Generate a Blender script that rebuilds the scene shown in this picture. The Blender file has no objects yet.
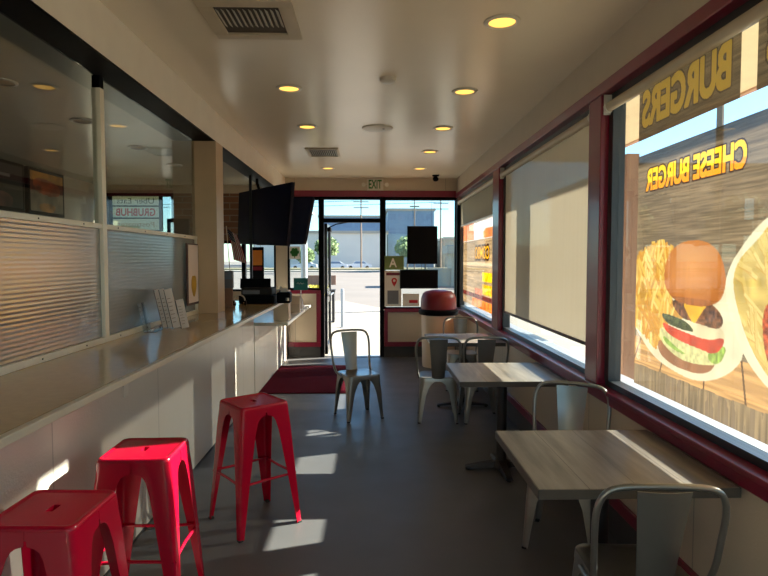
import bpy, bmesh, math, random
import numpy as np
from mathutils import Vector, Matrix
random.seed(7)
C = bpy.context.scene
COL = C.collection
PI = math.pi

# ---------------------------------------------------------------- camera, world, sun, exposure
cam_d = bpy.data.cameras.new('camera'); cam = bpy.data.objects.new('camera', cam_d); COL.objects.link(cam)
cam_d.sensor_width = 36.0; cam_d.lens = 580/768*36; cam_d.clip_end = 2000
cam.location = (0, 0, 1.6)
cam.rotation_euler = (math.radians(90-2.86), 0, math.radians(-1.38))
C.camera = cam

SUN_DIR = Vector((1.0, 0.31, 0.5)).normalized()      # towards the sun
world = bpy.data.worlds.new('world'); C.world = world; world.use_nodes = True
wn = world.node_tree.nodes; wl = world.node_tree.links
wbg = wn['Background']
sky = wn.new('ShaderNodeTexSky'); sky.sky_type = 'NISHITA'; sky.sun_disc = False
sky.sun_elevation = math.asin(SUN_DIR.z); sky.sun_rotation = math.atan2(SUN_DIR.x, SUN_DIR.y)
sky.altitude = 200; sky.air_density = 1.0; sky.dust_density = 0.3; sky.ozone_density = 2.0
tint = wn.new('ShaderNodeMix'); tint.data_type = 'RGBA'; tint.blend_type = 'MULTIPLY'; tint.inputs[0].default_value = 1.0
tint.inputs[7].default_value = (0.70, 0.95, 1.08, 1)
wl.new(sky.outputs[0], tint.inputs[6]); wl.new(tint.outputs[2], wbg.inputs[0]); wbg.inputs[1].default_value = 0.27

sun_d = bpy.data.lights.new('sun', 'SUN'); sun = bpy.data.objects.new('sun', sun_d); COL.objects.link(sun)
sun_d.energy = 22.0; sun_d.angle = math.radians(0.6); sun_d.color = (1.0, 0.93, 0.80)
sun.rotation_euler = SUN_DIR.to_track_quat('Z', 'Y').to_euler()

C.view_settings.view_transform = 'Standard'; C.view_settings.look = 'None'
C.view_settings.gamma = 1.0; C.view_settings.use_curve_mapping = False
C.view_settings.exposure = 0.47

# ---------------------------------------------------------------- helpers
def lin(h):
    h = h.lstrip('#'); v = [int(h[i:i+2], 16)/255 for i in (0, 2, 4)]
    return tuple(((c+0.055)/1.055)**2.4 if c > 0.04045 else c/12.92 for c in v) + (1.0,)

def pm(name, hexcol, rough=0.5, metal=0.0, var=0.08, scale=6.0, bump=0.0, bscale=40.0, coat=0.0, spec=0.5, stretch=(1, 1, 1), hex2=None):
    """principled material with procedural colour variation and bump in object space"""
    m = bpy.data.materials.new(name); m.use_nodes = True
    nt = m.node_tree; n = nt.nodes; l = nt.links; b = n['Principled BSDF']
    tc = n.new('ShaderNodeTexCoord'); mp = n.new('ShaderNodeMapping'); mp.inputs['Scale'].default_value = stretch
    l.new(tc.outputs['Object'], mp.inputs[0])
    nz = n.new('ShaderNodeTexNoise'); nz.inputs['Scale'].default_value = scale; nz.inputs['Detail'].default_value = 5
    l.new(mp.outputs[0], nz.inputs['Vector'])
    cr = n.new('ShaderNodeValToRGB'); c = lin(hexcol)
    c2 = lin(hex2) if hex2 else tuple(min(1, x*(1+var)) for x in c[:3])+(1,)
    c1 = c if hex2 else tuple(x*(1-var) for x in c[:3])+(1,)
    cr.color_ramp.elements[0].position = 0.3; cr.color_ramp.elements[1].position = 0.7
    cr.color_ramp.elements[0].color = c1; cr.color_ramp.elements[1].color = c2
    l.new(nz.outputs['Fac'], cr.inputs[0]); l.new(cr.outputs[0], b.inputs['Base Color'])
    b.inputs['Roughness'].default_value = rough; b.inputs['Metallic'].default_value = metal
    b.inputs['Coat Weight'].default_value = coat; b.inputs['Coat Roughness'].default_value = 0.08
    b.inputs['Specular IOR Level'].default_value = spec
    if bump:
        nb = n.new('ShaderNodeTexNoise'); nb.inputs['Scale'].default_value = bscale; nb.inputs['Detail'].default_value = 3
        l.new(mp.outputs[0], nb.inputs['Vector'])
        bp = n.new('ShaderNodeBump'); bp.inputs['Strength'].default_value = bump; bp.inputs['Distance'].default_value = 0.01
        l.new(nb.outputs['Fac'], bp.inputs['Height']); l.new(bp.outputs[0], b.inputs['Normal'])
    return m

def emat(name, hexcol, strength):
    m = bpy.data.materials.new(name); m.use_nodes = True; n = m.node_tree.nodes; l = m.node_tree.links
    n.remove(n['Principled BSDF']); e = n.new('ShaderNodeEmission'); e.inputs[0].default_value = lin(hexcol); e.inputs[1].default_value = strength
    l.new(e.outputs[0], n['Material Output'].inputs[0]); return m

def glassmat(name, tint=(0.93, 0.96, 0.95), refl=1.0, rough=0.0):
    m = bpy.data.materials.new(name); m.use_nodes = True; n = m.node_tree.nodes; l = m.node_tree.links
    n.remove(n['Principled BSDF'])
    t = n.new('ShaderNodeBsdfTransparent'); t.inputs[0].default_value = (*tint, 1)
    g = n.new('ShaderNodeBsdfGlossy'); g.inputs['Roughness'].default_value = rough
    f = n.new('ShaderNodeLayerWeight'); f.inputs[0].default_value = 0.5     # Schlick falloff, the same from both sides
    pw = n.new('ShaderNodeMath'); pw.operation = 'POWER'; pw.inputs[1].default_value = 5.0
    mu = n.new('ShaderNodeMath'); mu.operation = 'MULTIPLY_ADD'; mu.inputs[1].default_value = 0.90*refl; mu.inputs[2].default_value = 0.05*refl
    mu.use_clamp = True
    mx = n.new('ShaderNodeMixShader'); l.new(f.outputs['Facing'], pw.inputs[0]); l.new(pw.outputs[0], mu.inputs[0]); l.new(mu.outputs[0], mx.inputs[0])
    l.new(t.outputs[0], mx.inputs[1]); l.new(g.outputs[0], mx.inputs[2]); l.new(mx.outputs[0], n['Material Output'].inputs[0])
    return m

def thinmat(name, col=None, attr=None, trans=0.5, see=0.1):
    """fabric or printed film: diffuse + translucent, with a share of tiny see-through holes"""
    m = bpy.data.materials.new(name); m.use_nodes = True; n = m.node_tree.nodes; l = m.node_tree.links
    n.remove(n['Principled BSDF'])
    d = n.new('ShaderNodeBsdfDiffuse'); t = n.new('ShaderNodeBsdfTranslucent'); h = n.new('ShaderNodeBsdfTransparent')
    if attr:
        a = n.new('ShaderNodeVertexColor'); a.layer_name = attr
        gm = n.new('ShaderNodeGamma'); gm.inputs[1].default_value = 1.25; l.new(a.outputs[0], gm.inputs[0])
        l.new(gm.outputs[0], d.inputs[0]); l.new(gm.outputs[0], t.inputs[0])
    else:
        tc = n.new('ShaderNodeTexCoord'); nz = n.new('ShaderNodeTexNoise'); nz.inputs['Scale'].default_value = 3.0
        mp = n.new('ShaderNodeMapping'); mp.inputs['Scale'].default_value = (8, 8, 0.4)
        l.new(tc.outputs['Object'], mp.inputs[0]); l.new(mp.outputs[0], nz.inputs['Vector'])
        cr = n.new('ShaderNodeValToRGB'); c = lin(col)
        cr.color_ramp.elements[0].color = tuple(x*0.93 for x in c[:3])+(1,); cr.color_ramp.elements[1].color = c
        l.new(nz.outputs['Fac'], cr.inputs[0]); l.new(cr.outputs[0], d.inputs[0]); l.new(cr.outputs[0], t.inputs[0])
    m1 = n.new('ShaderNodeMixShader'); m1.inputs[0].default_value = trans
    l.new(d.outputs[0], m1.inputs[1]); l.new(t.outputs[0], m1.inputs[2])
    m2 = n.new('ShaderNodeMixShader'); m2.inputs[0].default_value = see
    l.new(m1.outputs[0], m2.inputs[1]); l.new(h.outputs[0], m2.inputs[2]); l.new(m2.outputs[0], n['Material Output'].inputs[0])
    return m

class MB:
    def __init__(s): s.bm = bmesh.new()
    def box(s, a, b, bev=0.0, M=None):
        """axis-aligned box between corners a and b (then transformed by M)"""
        a = Vector(a); b = Vector(b); lo = Vector(map(min, a, b)); hi = Vector(map(max, a, b))
        t = bmesh.new(); bmesh.ops.create_cube(t, size=1.0)
        for v in t.verts: v.co = Vector(((lo[i]+hi[i])/2 + v.co[i]*(hi[i]-lo[i]) for i in range(3)))
        if bev: bmesh.ops.bevel(t, geom=list(t.edges), offset=bev, segments=2, affect='EDGES', profile=0.5)
        return s._merge(t, M)
    def _merge(s, t, M=None):
        if M is not None: t.transform(M)
        me = bpy.data.meshes.new('tmp'); t.to_mesh(me); t.free(); s.bm.from_mesh(me); bpy.data.meshes.remove(me); return s
    def rings(s, rings, close=True, cap=True, flip=False):
        """loft between rings of equal length"""
        R = [[s.bm.verts.new(p) for p in r] for r in rings]; n = len(R[0])
        for i in range(len(R)-1):
            for j in range(n if close else n-1):
                k = (j+1) % n
                s.bm.faces.new((R[i][j], R[i][k], R[i+1][k], R[i+1][j]))
        if cap and close:
            s.bm.faces.new(R[0][::-1]); s.bm.faces.new(R[-1])
        return s
    def tube(s, path, r, n=10, cap=True):
        P = [Vector(p) for p in path]; rs = r if isinstance(r, (list, tuple)) else [r]*len(P); rg = []; prev = None
        for i, p in enumerate(P):
            d = (P[min(i+1, len(P)-1)]-P[max(i-1, 0)]).normalized()
            if prev is None:
                u = d.orthogonal().normalized()
            else:
                u = (prev - d*prev.dot(d)).normalized()
            prev = u; w = d.cross(u)
            rg.append([p+(u*math.cos(2*PI*k/n)+w*math.sin(2*PI*k/n))*rs[i] for k in range(n)])
        return s.rings(rg, cap=cap)
    def lathe(s, prof, c=(0, 0, 0), n=32, cap=True, M=None):
        c = Vector(c)
        rg = [[c+Vector((r*math.cos(2*PI*k/n), r*math.sin(2*PI*k/n), z)) for k in range(n)] for r, z in prof]
        if M is not None: rg = [[M @ p for p in r] for r in rg]
        return s.rings(rg, cap=cap)
    def prism(s, poly, d):
        """closed 3D polygon extruded by vector d"""
        d = Vector(d); a = [Vector(p) for p in poly]
        return s.rings([a, [p+d for p in a]])
    def quad(s, pts): s.bm.faces.new([s.bm.verts.new(p) for p in pts]); return s
    def build(s, name, mat, parent=None, smooth=None, loc=None):
        bmesh.ops.recalc_face_normals(s.bm, faces=s.bm.faces)
        me = bpy.data.meshes.new(name); s.bm.to_mesh(me); s.bm.free()
        me.materials.append(mat)
        if smooth is not None:
            for p in me.polygons: p.use_smooth = True
            try: me.set_sharp_from_angle(angle=math.radians(smooth))
            except Exception: pass
        o = bpy.data.objects.new(name, me); COL.objects.link(o)
        if parent: o.parent = parent
        if loc: o.location = loc
        return o

def tag(o, label=None, cat=None, group=None):
    if label: o['label'] = label
    if cat: o['category'] = cat
    if group: o['group'] = group
    return o
def thing(name, label, cat, loc=(0, 0, 0), rotz=0.0, group=None):
    o = bpy.data.objects.new(name, None); COL.objects.link(o); o.empty_display_size = 0.1
    o.location = loc; o.rotation_euler = (0, 0, rotz); return tag(o, label, cat, group)
def struct(name, mb, mat, parent=None, smooth=None):
    o = mb.build(name, mat, parent, smooth)
    if parent is None: o['kind'] = 'structure'
    return o
def dup(root, loc, rotz, label, group=None, keep=None):
    def cp(o, par):
        c = o.copy(); COL.objects.link(c); c.parent = par
        for ch in list(o.children):
            if ch.type != 'LIGHT' or True: cp(ch, c)
        return c
    r = root.copy(); COL.objects.link(r); r.location = loc; r.rotation_euler = (0, 0, rotz)
    r['label'] = label
    if group: r['group'] = group
    for ch in list(root.children): cp(ch, r)
    return r

def text_mesh(s, size=1.0, bold=0.0, space=1.0):
    cu = bpy.data.curves.new('t', 'FONT'); cu.body = s; cu.size = size; cu.align_x = 'CENTER'; cu.align_y = 'CENTER'
    cu.offset = bold; cu.space_character = space
    o = bpy.data.objects.new('t', cu); COL.objects.link(o)
    bpy.context.view_layer.update()
    dg = bpy.context.evaluated_depsgraph_get()
    me = bpy.data.meshes.new_from_object(o.evaluated_get(dg))
    bpy.data.objects.remove(o); bpy.data.curves.remove(cu)
    return me
def lettering(name, s, w, h, mat, parent, M, bold=0.0, mirror=False):
    """flat lettering w wide, h tall; local x,y plane -> M"""
    me = text_mesh(s, 1.0, bold)
    co = np.array([v.co[:] for v in me.vertices]); lo = co.min(0); hi = co.max(0)
    for v in me.vertices:
        x = ((v.co.x-lo[0])/(hi[0]-lo[0])-0.5)*w; y = ((v.co.y-lo[1])/(hi[1]-lo[1])-0.5)*h
        v.co = M @ Vector((-x if mirror else x, y, 0))
    me.materials.clear(); me.materials.append(mat)
    o = bpy.data.objects.new(name, me); COL.objects.link(o); o.parent = parent; return o

def raster(me_text, X, Yg, x0, x1, y0, y1):
    """boolean mask: grid points (X, Yg) inside the text stretched to the box"""
    co = np.array([v.co[:2] for v in me_text.vertices]); lo = co.min(0); hi = co.max(0)
    P = np.empty_like(co); P[:, 0] = x0+(co[:, 0]-lo[0])/(hi[0]-lo[0])*(x1-x0); P[:, 1] = y0+(co[:, 1]-lo[1])/(hi[1]-lo[1])*(y1-y0)
    me_text.calc_loop_triangles(); mask = np.zeros(X.shape, bool)
    xs = X[0]; ys = Yg[:, 0]
    for t in me_text.loop_triangles:
        a, b, c = P[t.vertices[0]], P[t.vertices[1]], P[t.vertices[2]]
        ix = np.where((xs >= min(a[0], b[0], c[0])) & (xs <= max(a[0], b[0], c[0])))[0]
        iy = np.where((ys >= min(a[1], b[1], c[1])) & (ys <= max(a[1], b[1], c[1])))[0]
        if len(ix) == 0 or len(iy) == 0: continue
        sl = np.ix_(iy, ix); x = X[sl]; y = Yg[sl]
        d1 = (x-b[0])*(a[1]-b[1])-(a[0]-b[0])*(y-b[1]); d2 = (x-c[0])*(b[1]-c[1])-(b[0]-c[0])*(y-c[1]); d3 = (x-a[0])*(c[1]-a[1])-(c[0]-a[0])*(y-a[1])
        neg = (d1 < 0) | (d2 < 0) | (d3 < 0); pos = (d1 > 0) | (d2 > 0) | (d3 > 0)
        mask[sl] |= ~(neg & pos)
    return mask
def inpoly(X, Y, poly):
    r = np.zeros(X.shape, bool); n = len(poly)
    for i in range(n):
        x1, y1 = poly[i]; x2, y2 = poly[(i+1) % n]
        if y1 == y2: continue
        c = ((y1 > Y) != (y2 > Y)) & (X < (x2-x1)*(Y-y1)/(y2-y1)+x1); r ^= c
    return r
def smoothpoly(poly, it=2):
    for _ in range(it):
        q = []
        for i in range(len(poly)):
            a = poly[i]; b = poly[(i+1) % len(poly)]
            q += [(a[0]*.75+b[0]*.25, a[1]*.75+b[1]*.25), (a[0]*.25+b[0]*.75, a[1]*.25+b[1]*.75)]
        poly = q
    return poly
def dilate(m, r):
    o = m.copy()
    for dx in range(-r, r+1):
        for dy in range(-r, r+1):
            if dx*dx+dy*dy <= r*r+1: o |= np.roll(np.roll(m, dx, 1), dy, 0)
    return o
def noise2(shape, sx, sy, seed=0):
    """smooth value noise; sx, sy = cell size in samples"""
    rg = np.random.RandomState(seed); h, w = shape
    g = rg.rand(int(h/sy)+3, int(w/sx)+3)
    yy = np.arange(h)/sy; xx = np.arange(w)/sx; y0 = yy.astype(int); x0 = xx.astype(int)
    fy = (yy-y0)[:, None]; fx = (xx-x0)[None, :]; fx = fx*fx*(3-2*fx); fy = fy*fy*(3-2*fy)
    return (g[np.ix_(y0, x0)]*(1-fx)*(1-fy)+g[np.ix_(y0, x0+1)]*fx*(1-fy)+g[np.ix_(y0+1, x0)]*(1-fx)*fy+g[np.ix_(y0+1, x0+1)]*fx*fy)
def art_sheet(name, x, ya, yb, za, zb, step, paint, mat, parent):
    """sheet in the plane X = x spanning y and z, coloured per vertex by paint(Y, Z)->rgb (sRGB 0-1)"""
    ny = int(abs(yb-ya)/step)+1; nz = int((zb-za)/step)+1
    ys = np.linspace(ya, yb, ny); zs = np.linspace(za, zb, nz); Y, Z = np.meshgrid(ys, zs)
    rgb = paint(Y, Z); rgb = np.clip(rgb, 0, 1); linr = np.where(rgb > .04045, ((rgb+.055)/1.055)**2.4, rgb/12.92)
    me = bpy.data.meshes.new(name); N = ny*nz
    co = np.stack([np.full(N, x), Y.ravel(), Z.ravel()], 1)
    i = np.arange(N).reshape(nz, ny); q = np.stack([i[:-1, :-1], i[:-1, 1:], i[1:, 1:], i[1:, :-1]], -1).reshape(-1, 4)
    me.vertices.add(N); me.vertices.foreach_set('co', co.ravel())
    me.loops.add(q.size); me.loops.foreach_set('vertex_index', q.ravel().astype(np.int32))
    me.polygons.add(len(q)); me.polygons.foreach_set('loop_start', np.arange(0, q.size, 4, dtype=np.int32))
    try: me.polygons.foreach_set('loop_total', np.full(len(q), 4, dtype=np.int32))
    except Exception: pass
    me.update(calc_edges=True)
    a = me.color_attributes.new('art', 'FLOAT_COLOR', 'POINT')
    a.data.foreach_set('color', np.concatenate([linr.reshape(-1, 3), np.ones((N, 1))], 1).ravel().astype(np.float32))
    me.materials.append(mat); o = bpy.data.objects.new(name, me); COL.objects.link(o)
    if parent: o.parent = parent
    return o

# ---------------------------------------------------------------- materials
def floor_mat():
    m = pm('painted_floor', '#5a5a5b', rough=0.42, var=0.10, scale=1.3, bump=0.10, bscale=120)
    n = m.node_tree.nodes; l = m.node_tree.links; b = n['Principled BSDF']
    nz = n.new('ShaderNodeTexNoise'); nz.inputs['Scale'].default_value = 3.5; nz.inputs['Detail'].default_value = 6
    tc = n.new('ShaderNodeTexCoord'); l.new(tc.outputs['Object'], nz.inputs['Vector'])
    mr = n.new('ShaderNodeMapRange'); mr.inputs[3].default_value = 0.33; mr.inputs[4].default_value = 0.55
    l.new(nz.outputs['Fac'], mr.inputs[0]); l.new(mr.outputs[0], b.inputs['Roughness'])
    return m
def panel_mat(name, hexcol, axis=1, pitch=1.22, rough=0.35, bump=0.15):
    """wall board with joint lines along one axis and a faint pebbled face"""
    m = pm(name, hexcol, rough=rough, var=0.04, scale=2.0, bump=bump, bscale=90)
    n = m.node_tree.nodes; l = m.node_tree.links; b = n['Principled BSDF']
    src = b.inputs['Base Color'].links[0].from_socket
    tc = n.new('ShaderNodeTexCoord'); sp = n.new('ShaderNodeSeparateXYZ'); l.new(tc.outputs['Object'], sp.inputs[0])
    dv = n.new('ShaderNodeMath'); dv.operation = 'DIVIDE'; dv.inputs[1].default_value = pitch; l.new(sp.outputs[axis], dv.inputs[0])
    fr = n.new('ShaderNodeMath'); fr.operation = 'FRACT'; l.new(dv.outputs[0], fr.inputs[0])
    lt = n.new('ShaderNodeMath'); lt.operation = 'LESS_THAN'; lt.inputs[1].default_value = 0.008/pitch; l.new(fr.outputs[0], lt.inputs[0])
    mx = n.new('ShaderNodeMix'); mx.data_type = 'RGBA'; l.new(lt.outputs[0], mx.inputs[0]); l.new(src, mx.inputs[6])
    c = lin(hexcol); mx.inputs[7].default_value = tuple(x*0.6 for x in c[:3])+(1,); l.new(mx.outputs[2], b.inputs['Base Color'])
    return m
def wood_mat():
    m = pm('grey_laminate', '#554f49', rough=0.36, var=0.1, scale=2.2, stretch=(9, 0.9, 4), hex2='#857d72', bump=0.08, bscale=14)
    n = m.node_tree.nodes; l = m.node_tree.links; b = n['Principled BSDF']
    src = b.inputs['Base Color'].links[0].from_socket
    tc = n.new('ShaderNodeTexCoord'); sp = n.new('ShaderNodeSeparateXYZ'); l.new(tc.outputs['Object'], sp.inputs[0])
    dv = n.new('ShaderNodeMath'); dv.operation = 'DIVIDE'; dv.inputs[1].default_value = 0.19; l.new(sp.outputs[0], dv.inputs[0])
    fr = n.new('ShaderNodeMath'); fr.operation = 'FRACT'; l.new(dv.outputs[0], fr.inputs[0])
    lt = n.new('ShaderNodeMath'); lt.operation = 'LESS_THAN'; lt.inputs[1].default_value = 0.02; l.new(fr.outputs[0], lt.inputs[0])
    mx = n.new('ShaderNodeMix'); mx.data_type = 'RGBA'; l.new(lt.outputs[0], mx.inputs[0]); l.new(src, mx.inputs[6]); mx.inputs[7].default_value = lin('#4a443e')
    l.new(mx.outputs[2], b.inputs['Base Color']); return m
def brick_mat():
    m = pm('brick', '#7a5a48', rough=0.8); n = m.node_tree.nodes; l = m.node_tree.links; b = n['Principled BSDF']
    tc = n.new('ShaderNodeTexCoord'); sp = n.new('ShaderNodeSeparateXYZ'); cb = n.new('ShaderNodeCombineXYZ')
    l.new(tc.outputs['Object'], sp.inputs[0]); l.new(sp.outputs[0], cb.inputs[0]); l.new(sp.outputs[2], cb.inputs[1])
    br = n.new('ShaderNodeTexBrick'); br.inputs['Scale'].default_value = 1.0; br.inputs['Brick Width'].default_value = 0.3; br.inputs['Row Height'].default_value = 0.1
    br.inputs['Mortar Size'].default_value = 0.008
    br.inputs['Color1'].default_value = lin('#8a6048'); br.inputs['Color2'].default_value = lin('#6a4a38'); br.inputs['Mortar'].default_value = lin('#8f8478')
    l.new(cb.outputs[0], br.inputs[0]); l.new(br.outputs[0], b.inputs['Base Color']); return m
def ribbed_mat():
    """twin-wall sheet: horizontal flutes, half see-through with a blurred sheen"""
    m = bpy.data.materials.new('ribbed_sheet'); m.use_nodes = True; n = m.node_tree.nodes; l = m.node_tree.links
    n.remove(n['Principled BSDF'])
    tc = n.new('ShaderNodeTexCoord'); wv = n.new('ShaderNodeTexWave'); wv.wave_type = 'BANDS'; wv.bands_direction = 'Z'
    wv.inputs['Scale'].default_value = 15.0; wv.inputs['Distortion'].default_value = 0.3; wv.inputs['Detail Scale'].default_value = 0.3
    l.new(tc.outputs['Object'], wv.inputs['Vector'])
    bp = n.new('ShaderNodeBump'); bp.inputs['Strength'].default_value = 0.2; bp.inputs['Distance'].default_value = 0.003; l.new(wv.outputs['Fac'], bp.inputs['Height'])
    g = n.new('ShaderNodeBsdfGlossy'); g.inputs['Roughness'].default_value = 0.18; g.inputs[0].default_value = (0.75, 0.77, 0.78, 1); l.new(bp.outputs[0], g.inputs['Normal'])
    t = n.new('ShaderNodeBsdfTranslucent'); t.inputs[0].default_value = (0.6, 0.6, 0.58, 1)
    d = n.new('ShaderNodeBsdfDiffuse'); d.inputs[0].default_value = (0.42, 0.42, 0.40, 1); l.new(bp.outputs[0], d.inputs['Normal'])
    h = n.new('ShaderNodeBsdfTransparent'); h.inputs[0].default_value = (0.8, 0.8, 0.8, 1)
    a = n.new('ShaderNodeMixShader'); a.inputs[0].default_value = 0.5; l.new(t.outputs[0], a.inputs[1]); l.new(d.outputs[0], a.inputs[2])
    c = n.new('ShaderNodeMixShader'); c.inputs[0].default_value = 0.46; l.new(a.outputs[0], c.inputs[1]); l.new(g.outputs[0], c.inputs[2])
    e = n.new('ShaderNodeMixShader'); e.inputs[0].default_value = 0.15; l.new(c.outputs[0], e.inputs[1]); l.new(h.outputs[0], e.inputs[2])
    l.new(e.outputs[0], n['Material Output'].inputs[0]); return m

M = dict(
    floor=floor_mat(),
    ceiling=pm('ceiling_paint', '#ece0ca', rough=0.24, var=0.03, scale=1.5, bump=0.12, bscale=2.2, spec=0.5),
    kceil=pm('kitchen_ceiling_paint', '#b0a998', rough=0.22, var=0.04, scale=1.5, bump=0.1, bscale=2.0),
    wallp=panel_mat('wall_panel_beige', '#cdbfa8', axis=0),
    wallr=panel_mat('wall_panel_right', '#cdbfa8', axis=1),
    paint=pm('wall_paint', '#cbbfad', rough=0.45, var=0.03),
    soffit=pm('soffit_paint', '#f1e9da', rough=0.38, var=0.03),
    bar_panel=panel_mat('counter_front_panel', '#cfc8bc', axis=1, pitch=1.22, rough=0.3),
    cove=pm('cove_base', '#3b3a3a', rough=0.5, var=0.08),
    red_trim=pm('red_trim_paint', '#7c0f2e', rough=0.32, var=0.06, coat=0.2),
    black=pm('black_frame', '#090a0e', rough=0.55, spec=0.08, var=0.1),
    dframe=pm('dark_bronze_frame', '#33363a', rough=0.35, var=0.1, metal=0.3),
    alu=pm('cream_aluminium', '#f2e8d4', rough=0.4, var=0.04),
    steel=pm('steel', '#b5b4b0', rough=0.3, metal=0.8, var=0.08),
    white_alu=pm('exterior_sill', '#8f949c', rough=0.35, var=0.04),
    counter=pm('counter_laminate', '#cdb28a', rough=0.10, var=0.05, scale=30, spec=0.6),
    counter_edge=pm('counter_edge', '#d8cdb8', rough=0.3, var=0.04),
    white_lam=pm('white_laminate', '#ded8cb', rough=0.22, var=0.03),
    red_metal=pm('red_powder_coat', '#a80428', rough=0.27, var=0.05, coat=0.15, spec=0.35, scale=3),
    rubber=pm('black_rubber', '#1a1a1a', rough=0.7),
    gun=pm('gunmetal', '#8f8e89', rough=0.30, metal=0.75, var=0.10, scale=5, bump=0.05, bscale=60),
    wood=wood_mat(), wood_edge=pm('table_edge', '#4d4841', rough=0.45, var=0.1),
    iron=pm('cast_iron', '#17171a', rough=0.5, bump=0.1),
    mat_red=pm('floor_mat_fibre', '#4c0b1a', spec=0.05, rough=1.0, var=0.15, scale=60, bump=0.5, bscale=300),
    glass=glassmat('window_glass', refl=0.6), kglass=glassmat('screen_glass', (0.86, 0.88, 0.86), 1.1),
    ribbed=ribbed_mat(),
    shade=thinmat('shade_fabric', '#c6bba8', trans=0.22, see=0.20),
    shade_d=thinmat('shade_fabric_fine', '#b3ab9a', trans=0.35, see=0.06),
    film=thinmat('printed_film', attr='art', trans=0.20, see=0.05),
    clearfilm=thinmat('printed_clear_film', attr='art', trans=0.34, see=0.05),
    brick=brick_mat(), trim_white=pm('white_plastic', '#d9d4c8', rough=0.4, var=0.03),
    vent_metal=pm('vent_metal', '#c4b69c', rough=0.45, var=0.06), void_brown=pm('duct_dark', '#4a4238', rough=0.7), dark=pm('dark_void', '#141210', rough=0.8),
    lamp=emat('lamp_glow', '#ffc258', 1.6), navy=pm('screen_navy', '#0b1436', rough=0.35, var=0.05, spec=0.15),
    tvbody=pm('tv_body', '#0a1128', rough=0.45, spec=0.15), acrylic=glassmat('clear_acrylic', (0.86, 0.92, 0.95), 1.6, 0.05),
    paper=pm('menu_paper', '#f4e0d4', rough=0.6, var=0.04), paper_w=pm('white_paper', '#e6e4e0', rough=0.6, var=0.03),
    maroon=pm('maroon_card', '#4a2420', rough=0.5), yellow=pm('mustard_print', '#c79a22', rough=0.6),
    cream_box=pm('cream_board', '#e2cdb4', rough=0.5, var=0.03), teal=pm('teal_card', '#0f6a68', rough=0.5),
    grey_dev=pm('grey_plastic', '#70737c', rough=0.4), redp=pm('red_plastic', '#6e0a20', rough=0.4, var=0.05),
    flag_r=thinmat('flag_red', '#b4283a', trans=.5, see=0), flag_w=thinmat('flag_white', '#e8e4e0', trans=.5, see=0), flag_b=thinmat('flag_blue', '#232c52', trans=.5, see=0),
    sign_w=pm('sign_face_pale', '#c9c9b4', rough=0.5), red_ink=pm('red_ink', '#c01a2a', rough=0.5), dark_ink=pm('dark_ink', '#2d2f33', rough=0.5), tan_ink=pm('tan_ink', '#b98f72', rough=0.5),
    green=pm('green_print', '#2f7a35', rough=0.6), concrete=pm('concrete', '#9a9182', rough=0.85, var=0.06, scale=0.8, bump=0.1),
    patio=pm('patio_concrete', '#a69d8d', rough=0.85, var=0.06, scale=0.8, bump=0.1), asphalt=pm('asphalt', '#706a63', rough=0.9, var=0.08, scale=0.3), kerb=pm('kerb', '#a59d90', rough=0.8),
    grassm=pm('dry_grass', '#938a62', rough=0.95, scale=3, hex2='#ada284'), stucco=pm('stucco', '#d6cec2', rough=0.85, var=0.04, scale=0.2),
    stucco2=pm('stucco_pale', '#aaa190', rough=0.85, var=0.04, scale=0.2), bglass=pm('blue_facade', '#71869c', rough=0.3, var=0.1, scale=0.2),
    bdark=pm('window_band', '#6d8098', rough=0.3), leaf=pm('leaf', '#5d7548', rough=0.8, hex2='#7f9560', scale=2), bark=pm('bark', '#7a6a5c', rough=0.9),
    yleaf=pm('yellow_leaf', '#b9a82c', rough=0.8, hex2='#d8cc58', scale=4),
    tan_wood=pm('timber_post', '#8a6a58', rough=0.7, var=0.1, stretch=(6, 6, 0.5)), canopy=pm('canopy_boards', '#dccba8', rough=0.7, var=0.04),
    fascia=pm('canopy_fascia', '#b58f78', rough=0.7), wire=pm('cable', '#222222', rough=0.6), galv=pm('galvanised', '#9aa0a6', rough=0.45, metal=0.5),
    car_w=pm('car_white', '#d8dade', rough=0.25, coat=0.6), pillar=pm('pillar_panel', '#cbb08e', rough=0.4, var=0.04),
    burner=pm('burger_orange', '#c77a2a', rough=0.5),
)

XL, XR, YB, YE, ZC = -4.35, 1.41, -2.6, 9.42, 2.90

# ---------------------------------------------------------------- structure
struct('floor', MB().box((XL, YB, -0.12), (1.55, YE+0.16, 0)), M['floor'])
struct('ceiling', MB().box((-1.36, YB, ZC), (1.60, YE+0.16, ZC+0.12)), M['ceiling'])
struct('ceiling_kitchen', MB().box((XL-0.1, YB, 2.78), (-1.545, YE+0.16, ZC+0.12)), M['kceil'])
struct('trim_soffit', MB().box((-1.545, YB, 2.64), (-1.36, YE, ZC+0.12)), M['soffit'])
struct('trim_soffit_underside', MB().box((-1.545, YB, 2.628), (-1.362, YE-0.01, 2.64)), M['black'])
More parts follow.
